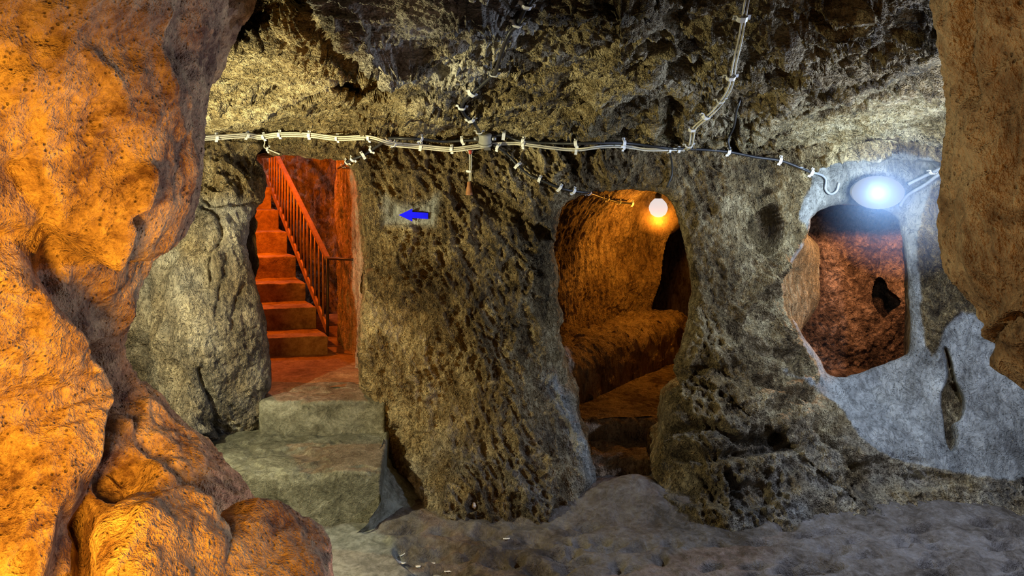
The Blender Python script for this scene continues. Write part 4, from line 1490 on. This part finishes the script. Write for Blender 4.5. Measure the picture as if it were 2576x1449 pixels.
# litter on the floor
def on_floor(px, py):
    Y = HC * F / (py - HZ)
    i = np.argmin(np.abs(fy - Y))
    x = (px - CX) / F * Y
    j = np.argmin(np.abs(fx - x))
    return Vector((x, Y, Pf[i, j, 2]))


for (px, py, L, W, rz, cu, lab) in [(1006, 1392, .055, .02, -.5, .02, 'white curled scrap at the left rim of the hollow in the floor'), (1052, 1398, .02, .016, .2, .003, 'small white chip in the middle of the floor hollow'),
                                    (1090, 1383, .016, .01, 0, .002, 'tiny white chip at the back of the floor hollow'), (1130, 1407, .04, .01, .15, .004, 'thin pale sliver at the front of the floor hollow'),
                                    (1012, 1372, .03, .006, .9, .006, 'narrow pale strip leaning at the back of the floor hollow'), (1274, 1353, .03, .01, .1, .004, 'pale chip alone on the dusty floor before the middle wall')]:
    p = on_floor(px, py)
    vs, fs = [], []
    n = 10
    for i in range(n):
        t = i / (n - 1) - .5
        w_ = W * (1 - 1.2 * abs(t) ** 2) * (1 + .2 * math.sin(i * 2.1))
        for s_ in (-1, 1):
            for zz in (0, .0015):
                v = Vector((t * L, s_ * w_ / 2, zz + .003 + cu * 1.3 * t * t))
                vs.append(Matrix.Rotation(rz, 4, 'Z') @ v + p)
    for i in range(n - 1):
        a = i * 4
        fs += [(a, a + 4, a + 6, a + 2), (a + 1, a + 3, a + 7, a + 5), (a, a + 1, a + 5, a + 4), (a + 2, a + 6, a + 7, a + 3)]
    fs += [(0, 2, 3, 1), (n * 4 - 4, n * 4 - 3, n * 4 - 1, n * 4 - 2)]
    tag(mesh_obj('paper_scrap', vs, fs, M['paper']), lab, 'scrap', 'scraps on the floor')
ph, _ = hit(1193, 1270)
bm = bmesh.new()
bmesh.ops.create_icosphere(bm, subdivisions=3, radius=1)
for v in bm.verts:
    n_ = .75 + .35 * float(perlin(np.array(v.co) * 1.6 + 3))
    v.co = Vector((v.co.x * .012 * n_, v.co.y * .010 * n_, v.co.z * .02 * n_)) + ph + Vector((0, -.008, 0))
me = bpy.data.meshes.new('stone_chip')
bm.to_mesh(me)
bm.free()
me.materials.append(M['paper'])
o = bpy.data.objects.new('stone_chip', me)
COL.objects.link(o)
tag(o, 'small white stone chip at the foot of the middle wall', 'stone')


# glare halos added round the two lamps as balls of scattering volume
def halo(name, c, r, col, dens, label):
    m, nt, out = new_mat(name)
    vs_ = nt.nodes.new('ShaderNodeVolumeScatter')
    vs_.inputs['Color'].default_value = (*col, 1)
    vs_.inputs['Anisotropy'].default_value = .2
    tc = nt.nodes.new('ShaderNodeTexCoord')
    ln = nt.nodes.new('ShaderNodeVectorMath')
    ln.operation = 'LENGTH'
    nt.links.new(tc.outputs['Object'], ln.inputs[0])
    mr = nt.nodes.new('ShaderNodeMapRange')
    for k_, v in zip(('From Min', 'From Max', 'To Min', 'To Max'), (0, r, dens, 0)):
        mr.inputs[k_].default_value = v
    nt.links.new(ln.outputs['Value'], mr.inputs['Value'])
    nt.links.new(mr.outputs[0], vs_.inputs['Density'])
    nt.links.new(vs_.outputs[0], out.inputs['Volume'])
    v_, f_ = lathe([(max(.001, r * math.sin(a)), -r * math.cos(a)) for a in np.linspace(0, math.pi, 14)], 24)
    o = mesh_obj('glare_halo', v_, f_, m)
    o.location = c
    return tag(o, label, 'halo', kind='stuff')


halo('cold_halo', lc + np.array([0, -.22, -.04]), .40, (.42, .6, 1.0), 1.1, 'bluish glare halo added round the bright cold lamp')
halo('amber_halo', bl, .20, (1.0, .6, .3), 1.4, 'amber glare halo added round the hanging bulb')
# ------------------------------------------------------------------ LIGHTS
def lamp(name, loc, col, watts, r=.03, spot=None, aim=None, blend=.3):
    l = bpy.data.lights.new(name, 'SPOT' if spot else 'POINT')
    l.energy = watts
    l.color = col
    l.shadow_soft_size = r
    o = bpy.data.objects.new(name, l)
    o.location = loc
    if spot:
        l.spot_size = spot
        l.spot_blend = blend
        o.rotation_euler = (Vector(aim) - Vector(loc)).to_track_quat('-Z', 'Y').to_euler()
    COL.objects.link(o)
    return o


lamp('lamp_warm_left', (-1.72, 2.6, 1.15), (.98, .94, .60), 76, .02)
lamp('fill_warm_ceiling', (-1.75, 2.5, 1.2), (1, .93, .52), 90, .02, math.radians(80), (-.8, 3.3, 2.0), .6)  # added spot, brightens the left ceiling; not a separate lamp of the cave
lamp('lamp_near_orange', (-.6, .25, 1.2), (1, .45, .035), 122, .14, math.radians(85), (-1.38, 1.5, 1.1), .6)
lamp('fill_boulder', (-.45, .35, 1.35), (1, .45, .035), 32, .06, math.radians(52), (-.68, 1.5, .75), .6)  # added spot that only brightens the boulder
lamp('lamp_near_right', (.15, .1, 1.5), (1, .46, .08), 11, .05, math.radians(50), (1.05, 1.25, 1.62), .6)
lamp('fill_mauve', (-.1, 1.55, .3), (1, .62, .60), 8, .04, math.radians(90), (-.9, 1.75, 1.25), .5)  # added fill for the mauve tint on the pillar's right side
lamp('fill_ceiling_up', (-.7, 1.75, .3), (1, .97, .92), 85, .02, math.radians(60), (.0, 2.75, 2.15), .6)  # added fill below the frame, lifts the middle of the ceiling
lamp('lamp_cold_window', P(2205, 484, 3.50), (.62, .82, .97), 15, .03)
lamp('fill_cold_room', P(2700, 700, 2.55), (.55, .68, 1.0), 15, .02)  # added cold fill, out of sight behind the right rock
lamp('fill_cold_ceiling', P(2540, 500, 2.85), (.60, .70, 1.0), 46, .02)  # added cold fill grazing the ceiling ridges from the right
lamp('lamp_stair_orange', (-2.1, 5.3, 1.85), (1, .19, .006), 56, .03)
lamp('lamp_stair_day', (-2.9, 7.0, 2.8), (.75, .82, 1.0), 24, .1)
lamp('lamp_tunnel', bl + np.array([0, -.0, -.09]), (1, .38, .03), 10, .03)
lamp('lamp_far_room', (2.45, 4.66, 1.5), (1, .50, .22), 60, .03, math.radians(125), (2.2, 5.4, .55), .3)
lamp('fill_window_jamb', (2.45, 4.62, 1.35), (1, .45, .14), 60, .03, math.radians(50), (1.68, 4.25, 1.0), .4)  # added narrow spot, colours only the window's left jamb

w = bpy.data.worlds.new('ambient_fill')  # even ambient light added to lift the shadows
w.use_nodes = True
w.node_tree.nodes['Background'].inputs['Color'].default_value = (.6, .66, .8, 1)
w.node_tree.nodes['Background'].inputs['Strength'].default_value = .02
scn.world = w
scn.view_settings.view_transform = 'Standard'
scn.view_settings.look = 'None'
scn.view_settings.exposure = 0.5
scn.view_settings.gamma = 1.0
scn.view_settings.use_curve_mapping = False
scn.cycles.max_bounces = 3
scn.cycles.diffuse_bounces = 2
scn.cycles.volume_bounces = 0
scn.cycles.adaptive_threshold = .07
scn.cycles.time_limit = 1000
scn.cycles.sample_clamp_indirect = 4
